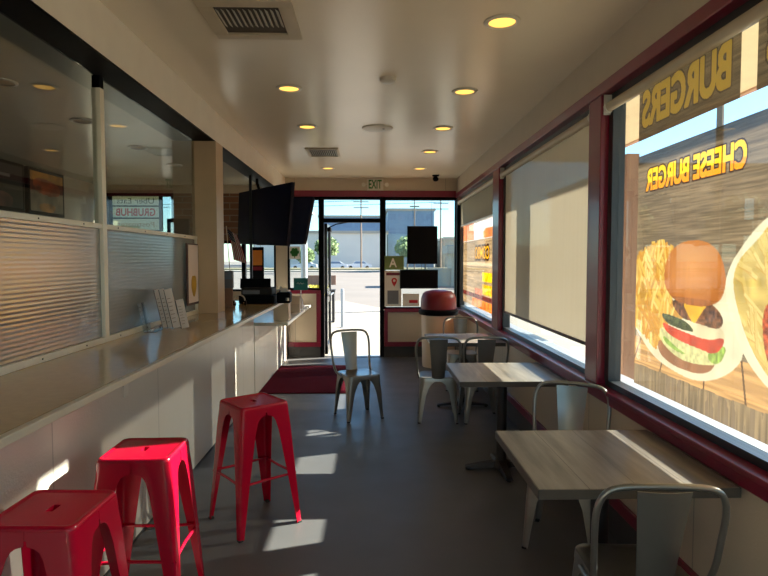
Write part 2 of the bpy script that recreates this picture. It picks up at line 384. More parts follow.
# right wall
struct('wall_right', MB().box((XR, YB, 0.0), (1.56, YE, 0.75)), M['wallr'])
struct('wall_right_top', MB().box((XR, YB, 2.60), (1.56, YE, ZC+0.12)), M['paint'])
struct('baseboard_right', MB().box((XR-0.012, YB, 0.0), (XR, YE-0.012, 0.175)), M['cove'])
struct('trim_1', MB().box((XR-0.02, YB, 0.175), (XR, YE-0.02, 0.245), 0.004), M['red_trim'])
struct('trim_2', MB().box((XR-0.025, YB, 0.747), (1.47, YE-0.02, 0.815), 0.006).box((XR-0.035, YB, 0.80), (1.455, YE-0.02, 0.826), 0.004), M['red_trim'])
struct('trim_3', MB().box((XR-0.025, YB, 2.585), (1.47, YE-0.02, 2.655), 0.006), M['red_trim'])
posts = [(3.503, 3.696), (6.273, 6.578), (0.20, 0.40)]
for i, (a, b) in enumerate(posts):
    struct('trim_%d' % (4+i), MB().box((XR-0.02, a, 0.826), (1.50, b, 2.585), 0.006), M['red_trim'])
struct('trim_7', MB().box((XR-0.015, 9.30, 0.826), (1.50, 9.42, 2.585), 0.004), M['black'])
def side_window(i, a, b, mull=0.055):
    f = MB()
    f.box((1.445, a, 0.826), (1.51, b, 0.862)).box((1.445, a, 2.52), (1.51, b, 2.585))
    f.box((1.44, a, 0.86), (1.515, a+mull, 2.52)).box((1.44, b-mull, 0.86), (1.515, b, 2.52))
    o = struct('window_%d' % i, f, M['dframe'])
    MB().box((1.475, a+mull, 0.862), (1.481, b-mull, 2.52)).build('pane', M['glass'], o)
    return o
side_window(1, 0.40, 3.503, 0.06)
side_window(2, 3.696, 6.273, 0.05)
side_window(3, 6.578, 9.30, 0.05)
side_window(4, YB+0.1, 0.20, 0.05)  # unseen window behind the camera, put in without a shade to let sun in
struct('trim_8', MB().box((1.515, YB, 0.74), (1.66, YE, 0.842), 0.004).box((1.515, YB, 0.842), (1.545, YE, 0.862)), M['white_alu'])
# end wall ---------------------------------------------------------
ew = MB()
ew.box((XL, YE, 2.65), (1.56, YE+0.15, ZC+0.12))
ew.box((0.20, YE, 0.0), (1.56, YE+0.15, 0.75))
ew.box((XL, YE, 0.0), (-0.78, YE+0.15, 1.08))
ew.box((XL-0.1, YE, 1.08), (-4.24, YE+0.15, 2.65))
ew.box((-1.52, YE, 1.08), (-1.33, YE+0.15, 2.65))
struct('wall_end', ew, M['wallp'])
struct('baseboard_end', MB().box((-1.34, YE-0.012, 0), (-0.80, YE, 0.175)).box((0.22, YE-0.012, 0), (XR-0.012, YE, 0.175)), M['cove'])
rt = MB()
rt.box((-1.34, YE-0.03, 0.175), (-0.80, YE, 0.25), 0.004).box((-0.87, YE-0.03, 0.25), (-0.80, YE, 1.04), 0.004).box((-1.34, YE-0.03, 1.04), (-0.80, YE+0.02, 1.10), 0.004)
rt.box((0.23, YE-0.03, 0.175), (XR-0.02, YE, 0.25), 0.004).box((0.23, YE-0.03, 0.25), (0.29, YE, 0.74), 0.004).box((0.23, YE-0.03, 0.735), (XR-0.02, YE+0.02, 0.79), 0.004)
struct('trim_9', rt, M['red_trim'])
struct('trim_10', MB().box((-1.34, YE-0.03, 2.60), (XR-0.02, YE+0.02, 2.70), 0.005), M['red_trim'])
def end_window(i, a, b, z0, z1, mull=0.05, bars=()):
    f = MB(); y0, y1 = YE-0.01, YE+0.08
    f.box((a, y0, z0), (b, y1, z0+0.03)).box((a, y0, z1-0.05), (b, y1, z1)).box((a, y0, z0), (a+mull, y1, z1)).box((b-mull, y0, z0), (b, y1, z1))
    for x in bars: f.box((x-0.02, y0, z0), (x+0.02, y1, z1))
    o = struct('window_%d' % i, f, M['black'])
    MB().box((a+mull, YE+0.03, z0+0.03), (b-mull, YE+0.036, z1-0.05)).build('pane', M['glass'], o)
end_window(5, 0.225, XR, 0.785, 2.60, 0.03)
end_window(6, -1.33, -0.80, 1.10, 2.60, 0.03)
end_window(7, -2.04, -1.52, 1.08, 2.65, 0.03)
end_window(8, -3.14, -2.04, 1.08, 1.90, 0.03)
end_window(9, -4.24, -3.14, 1.08, 2.65, 0.04)
struct('wall_end_brick', MB().box((-3.14, YE, 1.90), (-2.04, YE+0.15, 2.65)), M['brick'])
# door frame and the open leaf
df = MB().box((-0.81, YE-0.02, 0), (-0.745, YE+0.1, 2.60)).box((0.16, YE-0.02, 0), (0.228, YE+0.1, 2.60)).box((-0.745, YE-0.02, 2.19), (0.16, YE+0.1, 2.255)).box((-0.745, YE-0.02, 2.56), (0.16, YE+0.1, 2.60))
dfo = struct('door_frame', df, M['black'])
MB().box((-0.745, YE+0.03, 2.255), (0.16, YE+0.036, 2.56)).build('transom_pane', M['glass'], dfo)
MB().box((-0.745, YE-0.0, 0.0), (0.16, YE+0.1, 0.012)).build('threshold', M['steel'], dfo)
lf = MB(); lx0, lx1 = -0.745, -0.70
for yy in ((9.53, 9.60), (10.36, 10.43)): lf.box((lx0, yy[0], 0.03), (lx1, yy[1], 2.18))
lf.box((lx0, 9.53, 0.03), (lx1, 10.43, 0.16)).box((lx0, 9.53, 2.10), (lx1, 10.43, 2.18)).box((lx0, 9.53, 0.98), (lx1, 10.43, 1.03))
dl = struct('door_1', lf, M['dframe'])
MB().box((-0.725, 9.6, 0.16), (-0.720, 10.36, 2.10)).build('pane', M['glass'], dl)
MB().tube([(-0.70, 9.66, 1.0), (-0.655, 9.66, 1.0), (-0.655, 10.3, 1.0), (-0.70, 10.3, 1.0)], 0.012).build('push_bar', M['steel'], dl)
MB().box((-0.70, 9.56, 2.05), (-0.64, 9.80, 2.12), 0.01).tube([(-0.67, 9.6, 2.12), (-0.55, 9.55, 2.17), (-0.35, 9.49, 2.20)], 0.01).build('door_closer', M['black'], dl)
MB().box((-0.70, 9.72, 0.88), (-0.69, 9.80, 1.12), 0.003).build('lock_plate', M['steel'], dl)
# far left (kitchen) and back walls
struct('wall_left', MB().box((XL-0.12, YB, 0), (XL, YE, ZC)), M['paint'])
struct('wall_back', MB().box((XL, YB-0.12, 0), (-1.3, YB, ZC+0.12)).box((-1.3, YB-0.12, 2.6), (1.56, YB, ZC+0.12)).box((-1.3, YB-0.12, 0), (1.56, YB, 0.75)), M['paint'])
o = struct('window_10', MB().box((-1.3, YB-0.08, 0.75), (1.41, YB-0.02, 0.80)).box((-1.3, YB-0.08, 2.54), (1.41, YB-0.02, 2.6)).box((-1.3, YB-0.08, 0.80), (-1.25, YB-0.02, 2.54)).box((1.36, YB-0.08, 0.80), (1.41, YB-0.02, 2.54)).box((0.02, YB-0.08, 0.80), (0.08, YB-0.02, 2.54)), M['dframe'])  # unseen back window, added to let sky light in from behind the camera
MB().box((-1.25, YB-0.053, 0.80), (1.36, YB-0.047, 2.54)).build('pane', M['glass'], o)
struct('wall_counter_pillar', MB().box((-1.555, 5.15, 1.121), (-1.345, 5.39, 2.628)), M['pillar'])

# counter ----------------------------------------------------------
ct = thing('service_counter', 'long beige service bar with glossy tan top overhanging its pale front', 'counter', (-1.4, 2.0, 0))
def at(o, mb, name, mat, smooth=None):
    x = mb.build(name, mat, o, smooth); x.location = -Vector(o.location); return x
at(ct, MB().box((-1.95, YB+0.02, 0.0), (-1.34, 6.70, 1.083)), 'front_panel', M['bar_panel'])
at(ct, MB().box((-2.05, YB+0.02, 1.083), (-1.012, 6.70, 1.12)), 'countertop', M['counter'])
at(ct, MB().box((-1.012, YB+0.02, 1.092), (-0.985, 6.72, 1.1205), 0.004).box((-2.05, 6.70, 1.075), (-1.0, 6.72, 1.1205), 0.003), 'edge_strip', M['counter_edge'])
at(ct, MB().box((-1.345, YB+0.05, 0.0), (-1.334, 6.70, 0.012)), 'base_strip', M['cove'])
lc = thing('low_counter', 'lower white counter section beyond the bar end, beside the entrance', 'counter', (-1.4, 8.0, 0))
at(lc, MB().box((-1.95, 6.73, 0.0), (-1.34, 9.36, 0.825)), 'front_panel', M['bar_panel'])
at(lc, MB().box((-2.05, 6.73, 0.825), (-0.955, 9.38, 0.862), 0.004), 'countertop', M['white_lam'])
tag(MB().box((-1.34, 3.14, 0.85), (-1.332, 3.20, 0.93), 0.002).build('outlet_cover', M['trim_white']), 'small white blank cover plate on the front of the service bar', 'cover plate')

# glass screen over the bar ---------------------------------------
XG = -1.535
sc = thing('counter_screen', 'cream framed screen on the bar, clear above and ribbed below', 'screen', (XG, 3.36, 1.12))
fr = MB()
Y0s = YB+0.1
fr.box((XG-0.02, Y0s, 1.1205), (XG+0.02, 5.15, 1.155), 0.003).box((XG-0.02, Y0s, 1.772), (XG+0.02, 5.15, 1.80), 0.003)
fr.box((XG-0.018, 5.10, 1.155), (XG+0.018, 5.148, 1.772), 0.003)
at(sc, fr, 'rail', M['alu'])
for yy in (3.36, 1.25, -0.9):
    at(sc, MB().box((XG-0.025, yy-0.025, 1.155), (XG+0.025, yy+0.025, 2.56), 0.003), 'post', M['alu'])
    at(sc, MB().box((XG-0.022, yy-0.022, 2.56), (XG+0.022, yy+0.022, 2.628)), 'post_cap', M['black'])
for a, b in ((3.385, 5.10), (1.275, 3.335), (-0.875, 1.225), (Y0s, -0.925)):
    at(sc, MB().box((XG-0.004, a, 1.156), (XG+0.004, b, 1.771)), 'ribbed_panel', M['ribbed'])
    at(sc, MB().box((XG-0.003, a, 1.801), (XG+0.003, min(b+0.045, 5.148), 2.627)), 'clear_panel', M['kglass'])
bolts = MB()
for yy in np.arange(0.6, 5.1, 0.42): bolts.lathe([(0.0, 0.0), (0.004, 0.0), (0.004, 0.003), (0.0, 0.003)], n=8, M=Matrix.Translation((XG+0.02, yy, 1.138)) @ Matrix.Rotation(PI/2, 4, 'Y')); bolts.lathe([(0.0, 0.0), (0.004, 0.0), (0.004, 0.003), (0.0, 0.003)], n=8, M=Matrix.Translation((XG+0.02, yy, 1.786)) @ Matrix.Rotation(PI/2, 4, 'Y'))
b_ = at(sc, bolts, 'screws', M['dark']); b_['kind'] = 'stuff'
tag(MB().box((-1.49, 7.235, 1.121), (-1.46, 7.265, 2.627)).build('support_post', M['dframe']), 'thin dark grey post from bar top to soffit in front of the screens', 'post') if False else struct('trim_11', MB().box((-1.49, 7.235, 0.863), (-1.46, 7.265, 2.627)), M['dframe'])

# ceiling fittings -------------------------------------------------
dl0 = thing('recessed_light', '', 'ceiling light', (0, 0, 0))
MB().lathe([(0.072, -0.001), (0.100, -0.001), (0.098, -0.007), (0.078, -0.012), (0.072, -0.006)], n=40, cap=False).build('trim_ring', M['trim_white'], dl0, 40)
MB().lathe([(0.0, -0.003), (0.04, -0.0045), (0.0735, -0.004), (0.0735, -0.001), (0.0, -0.001)], n=32, cap=False).build('lens', M['lamp'], dl0, 40)
spots = [(-0.615, 4.50, 'left row, third light from the entrance wall'), (0.735, 4.55, 'right row, fourth light from the entrance wall'), (0.725, 3.23, 'right row, largest and nearest in the photo'),
         (-0.615, 5.78, 'left row, second light from the entrance wall'), (0.726, 5.82, 'right row, third light from the entrance wall'), (0.726, 7.08, 'right row, second light from the entrance wall'),
         (0.715, 8.38, 'right row, last one before the exit sign wall'), (-0.60, 8.38, 'left row, last one before the entrance, beyond the vent')]
for i, (x, y, d) in enumerate(spots):
    lab = ('lit round recessed ceiling light, ' + d) if d else 'lit round recessed ceiling light behind the camera, outside the photo'
    if i == 0: dl0.location = (x, y, ZC); dl0['label'] = lab; dl0['group'] = 'lit recessed ceiling lights'
    else: dup(dl0, (x, y, ZC), 0, lab, 'lit recessed ceiling lights')
kd0 = thing('unlit_ceiling_light', '', 'ceiling light', (0, 0, 0))
MB().lathe([(0.070, -0.001), (0.100, -0.001), (0.098, -0.008), (0.080, -0.012), (0.070, -0.004)], n=40, cap=False).build('trim_ring', M['steel'], kd0, 40)
MB().lathe([(0.0, -0.002), (0.071, -0.002), (0.071, -0.001), (0.0, -0.001)], n=24, cap=False).build('lens', M['vent_metal'], kd0)
kl = [(3.98, 'nearest the photo left edge'), (5.07, 'just left of the screen post'), (6.25, 'just right of the screen post'), (7.4, 'farthest, near the pillar')]
for i, (y, d) in enumerate(kl):
    lab = 'unlit round ceiling light over the kitchen, ' + d
    if i == 0: kd0.location = (-2.45, y, 2.78); kd0['label'] = lab; kd0['group'] = 'unlit kitchen ceiling lights'
    else: dup(kd0, (-2.45, y, 2.78), 0, lab, 'unlit kitchen ceiling lights')

def vent(x0, x1, y0, y1, label, n, f=0.045, back='void_brown'):
    t = thing('ceiling_vent', label, 'vent', ((x0+x1)/2, (y0+y1)/2, ZC))
    w = (x1-x0)/2; h = (y1-y0)/2
    MB().box((-w, -h, -0.014), (w, -h+f, 0), 0.003).box((-w, h-f, -0.014), (w, h, 0), 0.003).box((-w, -h+f, -0.014), (-w+f, h-f, 0), 0.003).box((w-f, -h+f, -0.014), (w, h-f, 0), 0.003).build('frame', M['vent_metal'], t)
    MB().box((-w+f, -h+f, -0.002), (w-f, h-f, 0)).build('backing', M[back], t)
    dx = (2*w-2*f)/n
    for k in range(n):
        cx = -w+f+dx*(k+0.5)
        MB().box((-dx*0.33, -h+f*1.6, -0.001), (dx*0.33, h-f*2.4, 0.001), M=Matrix.Translation((cx, 0, -0.008)) @ Matrix.Rotation(0.6, 4, 'Y')).build('louver', M['trim_white'], t)
    return t
vent(-0.885, -0.395, 2.98, 3.49, 'large square ceiling air vent at the top of the photo', 12, 0.075)
vent(-0.765, -0.375, 6.90, 7.42, 'small ceiling air vent farther down towards the entrance', 14, 0.03, 'dark')
t = thing('smoke_detector', 'small round ceiling detector nearer the camera, between the light rows', 'detector', (0.13, 4.24, ZC))
MB().lathe([(0.0, -0.035), (0.04, -0.034), (0.058, -0.022), (0.06, 0), (0.0, 0)], n=32, cap=False).build('housing', M['trim_white'], t, 40)
t = thing('ceiling_dish', 'flat shallow round ceiling disc between the light rows', 'ceiling disc', (0.075, 5.83, ZC))
MB().lathe([(0.0, -0.022), (0.10, -0.02), (0.15, -0.010), (0.155, 0), (0.0, 0)], n=40, cap=False).build('cover', M['trim_white'], t, 40)
MB().lathe([(0.0, -0.006), (0.012, -0.005), (0.012, 0)], n=12, cap=False, c=(0.06, -0.05, -0.018)).build('indicator', M['dark'], t)
t = thing('security_camera', 'small black dome camera on the ceiling by the end wall', 'camera', (1.02, 9.05, ZC))
MB().lathe([(0.0, -0.02), (0.05, -0.018), (0.055, 0), (0, 0)], n=24, cap=False).build('base', M['black'], t, 40)
MB().lathe([(0.0, -0.10), (0.03, -0.092), (0.045, -0.07), (0.045, -0.045), (0.02, -0.02)], n=24, cap=False).build('dome', M['black'], t, 60)
# exit sign with two lamp heads
t = thing('exit_sign', 'pale exit sign with green letters and two emergency lamp heads', 'sign', (0.085, YE-0.03, 2.80))
MB().box((-0.13, 0.0, -0.10), (0.13, 0.03, 0.09), 0.006).build('housing', M['trim_white'], t)
lettering('lettering', 'EXIT', 0.21, 0.14, M['green'], t, Matrix.Translation((0, -0.003, 0)) @ Matrix.Rotation(PI/2, 4, 'X'), 0.02)
for s in (-1, 1):
    MB().tube([(s*0.13, 0.0, 0.0), (s*0.17, -0.01, 0.0)], 0.01).tube([(s*0.17, 0.02, 0.0), (s*0.185, -0.03, -0.01)], [0.018, 0.035], 16).build('lamp_head', M['trim_white'], t, 40)

# ---------------------------------------------------------------- furniture builders
def leg_mesh(sx, sy, secs, t=0.003):
    """folded sheet leg at the corner (sx,sy); secs = (z, corner x, corner y, flange width, corner radius)"""
    rings = []
    for z, cx, cy, w, r in secs:
        out = [(-w, 0.0)]
        for k in range(5):
            a = PI/2*k/4; out.append((-r+r*math.sin(a), -r+r*math.cos(a)))
        out.append((0.0, -w))
        inn = [(-w, -t)]
        r2 = max(r-t, 0.0005)
        for k in range(5):
            a = PI/2*k/4; inn.append((-r+r2*math.sin(a), -r+r2*math.cos(a)))
        inn.append((-t, -w))
        rings.append([Vector((sx*(cx+u), sy*(cy+v), z)) for u, v in out+inn[::-1]])
    return MB().rings(rings)
def rounded_sq(h, r, n=6, hx=None):
    hx = hx or h; P = []
    for q, (sx, sy) in enumerate(((1, 1), (-1, 1), (-1, -1), (1, -1))):
        for k in range(n+1):
            a = PI/2*q+PI/2*k/n; P.append((sx*(hx-r)+r*math.cos(a), sy*(h-r)+r*math.sin(a)))
    return P
def slot_pts(P, L, w):
    """points of a slot (stadium) facing each outline point"""
    out = []
    for x, y in P:
        a = math.atan2(y, x*0.45); cx = (L-w)*(1 if math.cos(a) > 0 else -1)*min(1, abs(math.cos(a))*1.6)
        out.append((cx+w*math.cos(a), w*math.sin(a)))
    return out
def make_stool():
    t = thing('bar_stool', '', 'stool')
    H = 0.746; P = rounded_sq(0.155, 0.028)
    S = [(-y, x) for x, y in slot_pts([(y, -x) for x, y in P], 0.040, 0.014)]; mb = MB()
    rg = []
    rg.append([(x, y, H-0.030) for x, y in S])
    rg.append([(x, y, H-0.006) for x, y in S])
    rg.append([(x, y, H-0.005) for x, y in S])
    rg.append([(x*1.25, y*1.15, H-0.005) for x, y in S])
    rg.append([(x*0.84, y*0.84, H-0.005) for x, y in P])
    rg.append([(x*0.86, y*0.86, H-0.005) for x, y in P])
    rg.append([(x*0.90, y*0.90, H-0.001) for x, y in P])
    rg.append([(x*0.955, y*0.955, H) for x, y in P])
    rg.append([(x*0.99, y*0.99, H-0.005) for x, y in P])
    rg.append([(x*1.0, y*1.0, H-0.014) for x, y in P])
    rg.append([(x*1.02, y*1.02, H-0.045) for x, y in P])
    rg.append([(x*1.0, y*1.0, H-0.045) for x, y in P])
    rg.append([(x*0.975, y*0.975, H-0.014) for x, y in P])
    rg.append([(x*1.25, y*1.15, H-0.012) for x, y in S])
    mb.rings(rg, cap=False).build('seat', M['red_metal'], t, 50)
    secs = [(0.731, .157, .157, .154, .028), (0.684, .160, .160, .155, .028), (0.677, .1605, .1605, .130, .027), (0.665, .161, .161, .114, .026), (0.645, .163, .163, .104, .024), (0.59, .168, .168, .093, .022), (0.30, .187, .187, .060, .016), (0.006, .207, .207, .032, .011)]
    for sx in (1, -1):
        for sy in (1, -1):
            l = leg_mesh(sx, sy, secs).build('leg', M['red_metal'], t, 50)
            MB().box((sx*.180, sy*.180, 0), (sx*.2085, sy*.2085, 0.012), 0.003).build('rubber_foot', M['rubber'], l)
    c = 0.180
    for a, b in (((-c, -c), (c, -c)), ((-c, c), (c, c)), ((-c, -c), (-c, c)), ((c, -c), (c, c))):
        p = Vector((a[0], a[1], .305)); q = Vector((b[0], b[1], .305)); mid = (p+q)/2; inn = -Vector((mid.x, mid.y, 0)).normalized()
        MB().tube([p, p.lerp(q, .2)+inn*.006, mid+inn*.010, p.lerp(q, .8)+inn*.006, q], 0.008, 8).build('footrest_bar', M['red_metal'], t, 60)
    return t
def make_chair():
    t = thing('metal_chair', '', 'chair')
    P = rounded_sq(0.178, 0.055, 6); H = 0.45; mb = MB()
    rg = [[(x*0.04, y*0.04, H-0.010) for x, y in P], [(x*0.5, y*0.5, H-0.009) for x, y in P], [(x*0.80, y*0.80, H-0.004) for x, y in P],
          [(x*0.93, y*0.93, H) for x, y in P], [(x*0.985, y*0.985, H-0.004) for x, y in P], [(x, y, H-0.014) for x, y in P], [(x*1.01, y*1.01, H-0.04) for x, y in P],
          [(x*0.99, y*0.99, H-0.04) for x, y in P], [(x*0.97, y*0.97, H-0.014) for x, y in P], [(x*0.04, y*0.04, H-0.014) for x, y in P]]
    mb.rings(rg).build('seat', M['gun'], t, 50)
    secs = [(0.436, .176, .176, .165, .052), (0.412, .177, .177, .150, .050), (0.385, .178, .178, .115, .046), (0.345, .180, .180, .090, .040), (0.27, .184, .184, .066, .030), (0.13, .190, .190, .046, .020), (0.006, .196, .196, .032, .013)]
    for sx in (1, -1):
        for sy in (1, -1):
            l = leg_mesh(sx, sy, secs).build('leg', M['gun'], t, 50)
            MB().box((sx*.170, sy*.170, 0), (sx*.197, sy*.197, 0.012), 0.003).build('rubber_foot', M['rubber'], l)
    half = [(.184, .03, .425), (.186, -.06, .43), (.192, -.135, .455), (.204, -.18, .54), (.212, -.205, .66), (.214, -.222, .74), (.205, -.235, .795), (.180, -.244, .832), (.135, -.250, .848), (.06, -.254, .853)]
    path = [Vector(p) for p in half]+[Vector((0, -.255, .854))]+[Vector((-x, y, z)) for x, y, z in half[::-1]]
    def cr(P, n=3):
        out = []
        for i in range(len(P)-1):
            p0 = P[max(i-1, 0)]; p1 = P[i]; p2 = P[i+1]; p3 = P[min(i+2, len(P)-1)]
            for k in range(n):
                u = k/n; out.append(0.5*((2*p1)+(p2-p0)*u+(2*p0-5*p1+4*p2-p3)*u*u+(3*p1-p0-3*p2+p3)*u**3))
        return out+[P[-1]]
    MB().tube(cr(path), 0.0115, 10).build('back_frame', M['gun'], t, 60)
    rg = []
    for z, w, y in ((.436, .062, -.170), (.50, .064, -.188), (.62, .072, -.212), (.74, .082, -.234), (.835, .090, -.252)):
        row = [(w*u, y-0.012*(1-u*u), z) for u in (-1, -.6, -.2, .2, .6, 1)]
        rg.append(row+[(x, yy+0.003, zz) for x, yy, zz in row[::-1]])
    MB().rings(rg).build('backrest', M['gun'], t, 50)
    return t
def make_table():
    t = thing('cafe_table', '', 'table')
    w, d = 0.38, 0.37
    MB().box((-w+.003, -d+.003, 0.716), (w-.003, d-.003, 0.75), 0.002).build('tabletop', M['wood'], t)
    MB().box((-w, -d, 0.712), (w, -d+.003, 0.7485)).box((-w, d-.003, 0.712), (w, d, 0.7485)).box((-w, -d, 0.712), (-w+.003, d, 0.7485)).box((w-.003, -d, 0.712), (w, d, 0.7485)).build('edge_band', M['wood_edge'], t)
    MB().tube([(0, 0, 0.05), (0, 0, 0.70)], 0.038, 20).build('column', M['iron'], t, 40)
    MB().box((-.17, -.17, 0.70), (.17, .17, 0.716), 0.003).build('mounting_plate', M['iron'], t)
    b = MB().lathe([(0.0, .075), (.045, .075), (.06, .06), (.075, .03), (.075, .022), (0, .022)], n=20, cap=False)
    for k in range(4):
        a = PI/2*k; u = Vector((math.cos(a), math.sin(a), 0)); v = Vector((-u.y, u.x, 0)); rg = []
        for r, hw, z0, z1 in ((.04, .038, .025, .066), (.15, .034, .022, .050), (.25, .030, .016, .034), (.275, .028, .012, .026)):
            rg.append([u*r+v*hw+Vector((0, 0, z0)), u*r-v*hw+Vector((0, 0, z0)), u*r-v*hw*.7+Vector((0, 0, z1)), u*r+v*hw*.7+Vector((0, 0, z1))])
        b.rings(rg)
    bo = b.build('base', M['iron'], t)
    for k in range(4):
        a = PI/2*k; MB().lathe([(0, 0), (.016, 0), (.016, .014), (0, .014)], n=12, cap=False, c=(.255*math.cos(a), .255*math.sin(a), 0)).build('glide', M['rubber'], bo)
    return t

st = make_stool()
st.location = (-1.095, 1.99, 0); st.rotation_euler[2] = math.radians(-2); tag(st, 'red metal bar stool nearest the camera at the lower left corner', 'stool', 'red bar stools')
dup(st, (-1.02, 2.615, 0), math.radians(1), 'middle red metal bar stool beside the bar, close behind the corner stool')
dup(st, (-0.708, 3.50, 0), math.radians(39), 'farthest red metal bar stool, turned cornerwise away from the bar')

tb = make_table()
tb.location = (1.0, 2.455, 0); tag(tb, 'nearest grey wood-look cafe table, at the burger window', 'table', 'grey cafe tables by the windows')
dup(tb, (1.0, 4.335, 0), 0, 'second grey wood-look cafe table, under the beige shaded window')
dup(tb, (1.0, 6.20, 0), 0, 'farthest grey wood-look cafe table, near the trash bin')
def face(fx, fy): return math.atan2(-fx, fy)
ch = make_chair()
ch.location = (0.985, 2.10, 0); ch.rotation_euler[2] = face(0.06, 1.0); tag(ch, 'grey metal chair in the lower right corner, back towards the camera', 'chair', 'grey metal cafe chairs')
dup(ch, (1.10, 3.20, 0), face(-.45, -.89), 'grey metal chair behind the nearest table, half hidden by it')
dup(ch, (0.675, 5.74, 0), face(.08, 1), 'left grey metal chair of the pair behind the second table')
dup(ch, (1.105, 5.72, 0), face(-.03, 1), 'right grey metal chair of the pair, mostly hidden by the second table')
dup(ch, (-0.12, 5.85, 0), face(.41, -.91), 'lone grey metal chair standing mid floor before the open door')
dup(ch, (1.13, 7.12, 0), face(-.1, -1), 'grey metal chair between the farthest table and the trash bin')

# floor mat
tag(MB().box((-1.33, 6.85, 0.0), (-0.22, 8.64, 0.012), 0.004).build('floor_mat', M['mat_red']), 'dark maroon entrance mat lying along the bar end', 'mat')

# trash bin
t = thing('trash_bin', 'tall cream trash bin with black rim and domed red lid', 'trash bin', (1.02, 8.6, 0))
MB().lathe([(0, 0.0), (.235, 0.0), (.24, .03), (.255, .74), (.255, .78), (0, .78)], n=48, cap=False).build('body', M['cream_box'], t, 40)
MB().lathe([(.24, .77), (.285, .78), (.30, .81), (.295, .845), (.26, .86), (.0, .86)], n=48, cap=False).build('rim', M['black'], t, 40)
MB().lathe([(.0, .855), (.262, .855), (.265, .90), (.258, 1.02), (.235, 1.085), (.19, 1.12), (.10, 1.14), (0, 1.142)], n=48, cap=False).build('lid', M['redp'], t, 40)

# ---------------------------------------------------------------- roller shades and window graphics
def roller(y0, y1, zb, mat, label, x=1.428, fabric=True, zt=2.505, bar_mat=None):
    t = thing('roller_shade', label, 'roller shade', (x, (y0+y1)/2, zt))
    h = (y1-y0)/2
    MB().tube([(0, -h, 0), (0, h, 0)], 0.028, 16).build('tube', M['vent_metal'], t, 40)
    for s in (-1, 1): MB().box((-0.03, s*h, -0.045), (0.035, s*(h+0.006), 0.075), 0.002).tube([(0, s*(h-0.02), 0), (0, s*h, 0)], 0.034, 14).build('bracket', M['trim_white'], t)
    if fabric:
        MB().box((0.026, -h+0.02, zb-zt), (0.0275, h-0.02, 0)).build('fabric', mat, t)
        MB().box((0.018, -h+0.02, zb-zt-0.012), (0.036, h-0.02, zb-zt+0.012), 0.003).build('bottom_bar', bar_mat or M['maroon'], t)
    return t
roller(0.45, 3.48, 2.4, M['shade'], 'rolled-up grey shade tube above the burger poster window', fabric=False)
roller(3.72, 6.25, 1.03, M['shade'], 'lowered beige fabric shade on the middle side window')
roller(6.60, 9.28, 2.12, M['shade_d'], 'partly lowered shade on the farthest side window', bar_mat=M['alu'])

def paint_wood(Y, Z):
    s = Y.shape; n1 = noise2(s, 60, 1.6, 1); n2 = noise2(s, 25, 1.2, 2); n3 = noise2(s, 90, 12, 3)
    v = 0.72+0.22*n1+0.22*n2+0.15*n3
    c = np.array([150, 128, 102])/255.
    return v[..., None]*c
def blend(rgb, mask, col, tex=None, amt=0.15, a=1.0):
    c = np.array(col)/255.
    v = c if tex is None else c*(1+amt*(tex[..., None]-0.5)*2)
    v = np.broadcast_to(v, rgb.shape)
    rgb[mask] = rgb[mask]*(1-a)+v[mask]*a
def strokes(rgb, mask, Y, Z, n, cols, seed, L=0.16, w=0.011, ang=(0.2, 1.5), region=None):
    rg = np.random.RandomState(seed); y0, y1, z0, z1 = region
    for i in range(n):
        cy = rg.uniform(y0, y1); cz = rg.uniform(z0, z1); a = rg.uniform(*ang); l = L*rg.uniform(.5, 1)
        d = (math.cos(a), math.sin(a)); u = (Y-cy)*d[0]+(Z-cz)*d[1]; v = -(Y-cy)*d[1]+(Z-cz)*d[0]
        ww = w*rg.uniform(.7, 1.2); m = (np.abs(u) < l/2) & (np.abs(v) < ww) & mask
        blend(rgb, m, cols[rg.randint(len(cols))]); blend(rgb, m & (v < -ww*.6), (206, 150, 62), a=.6)
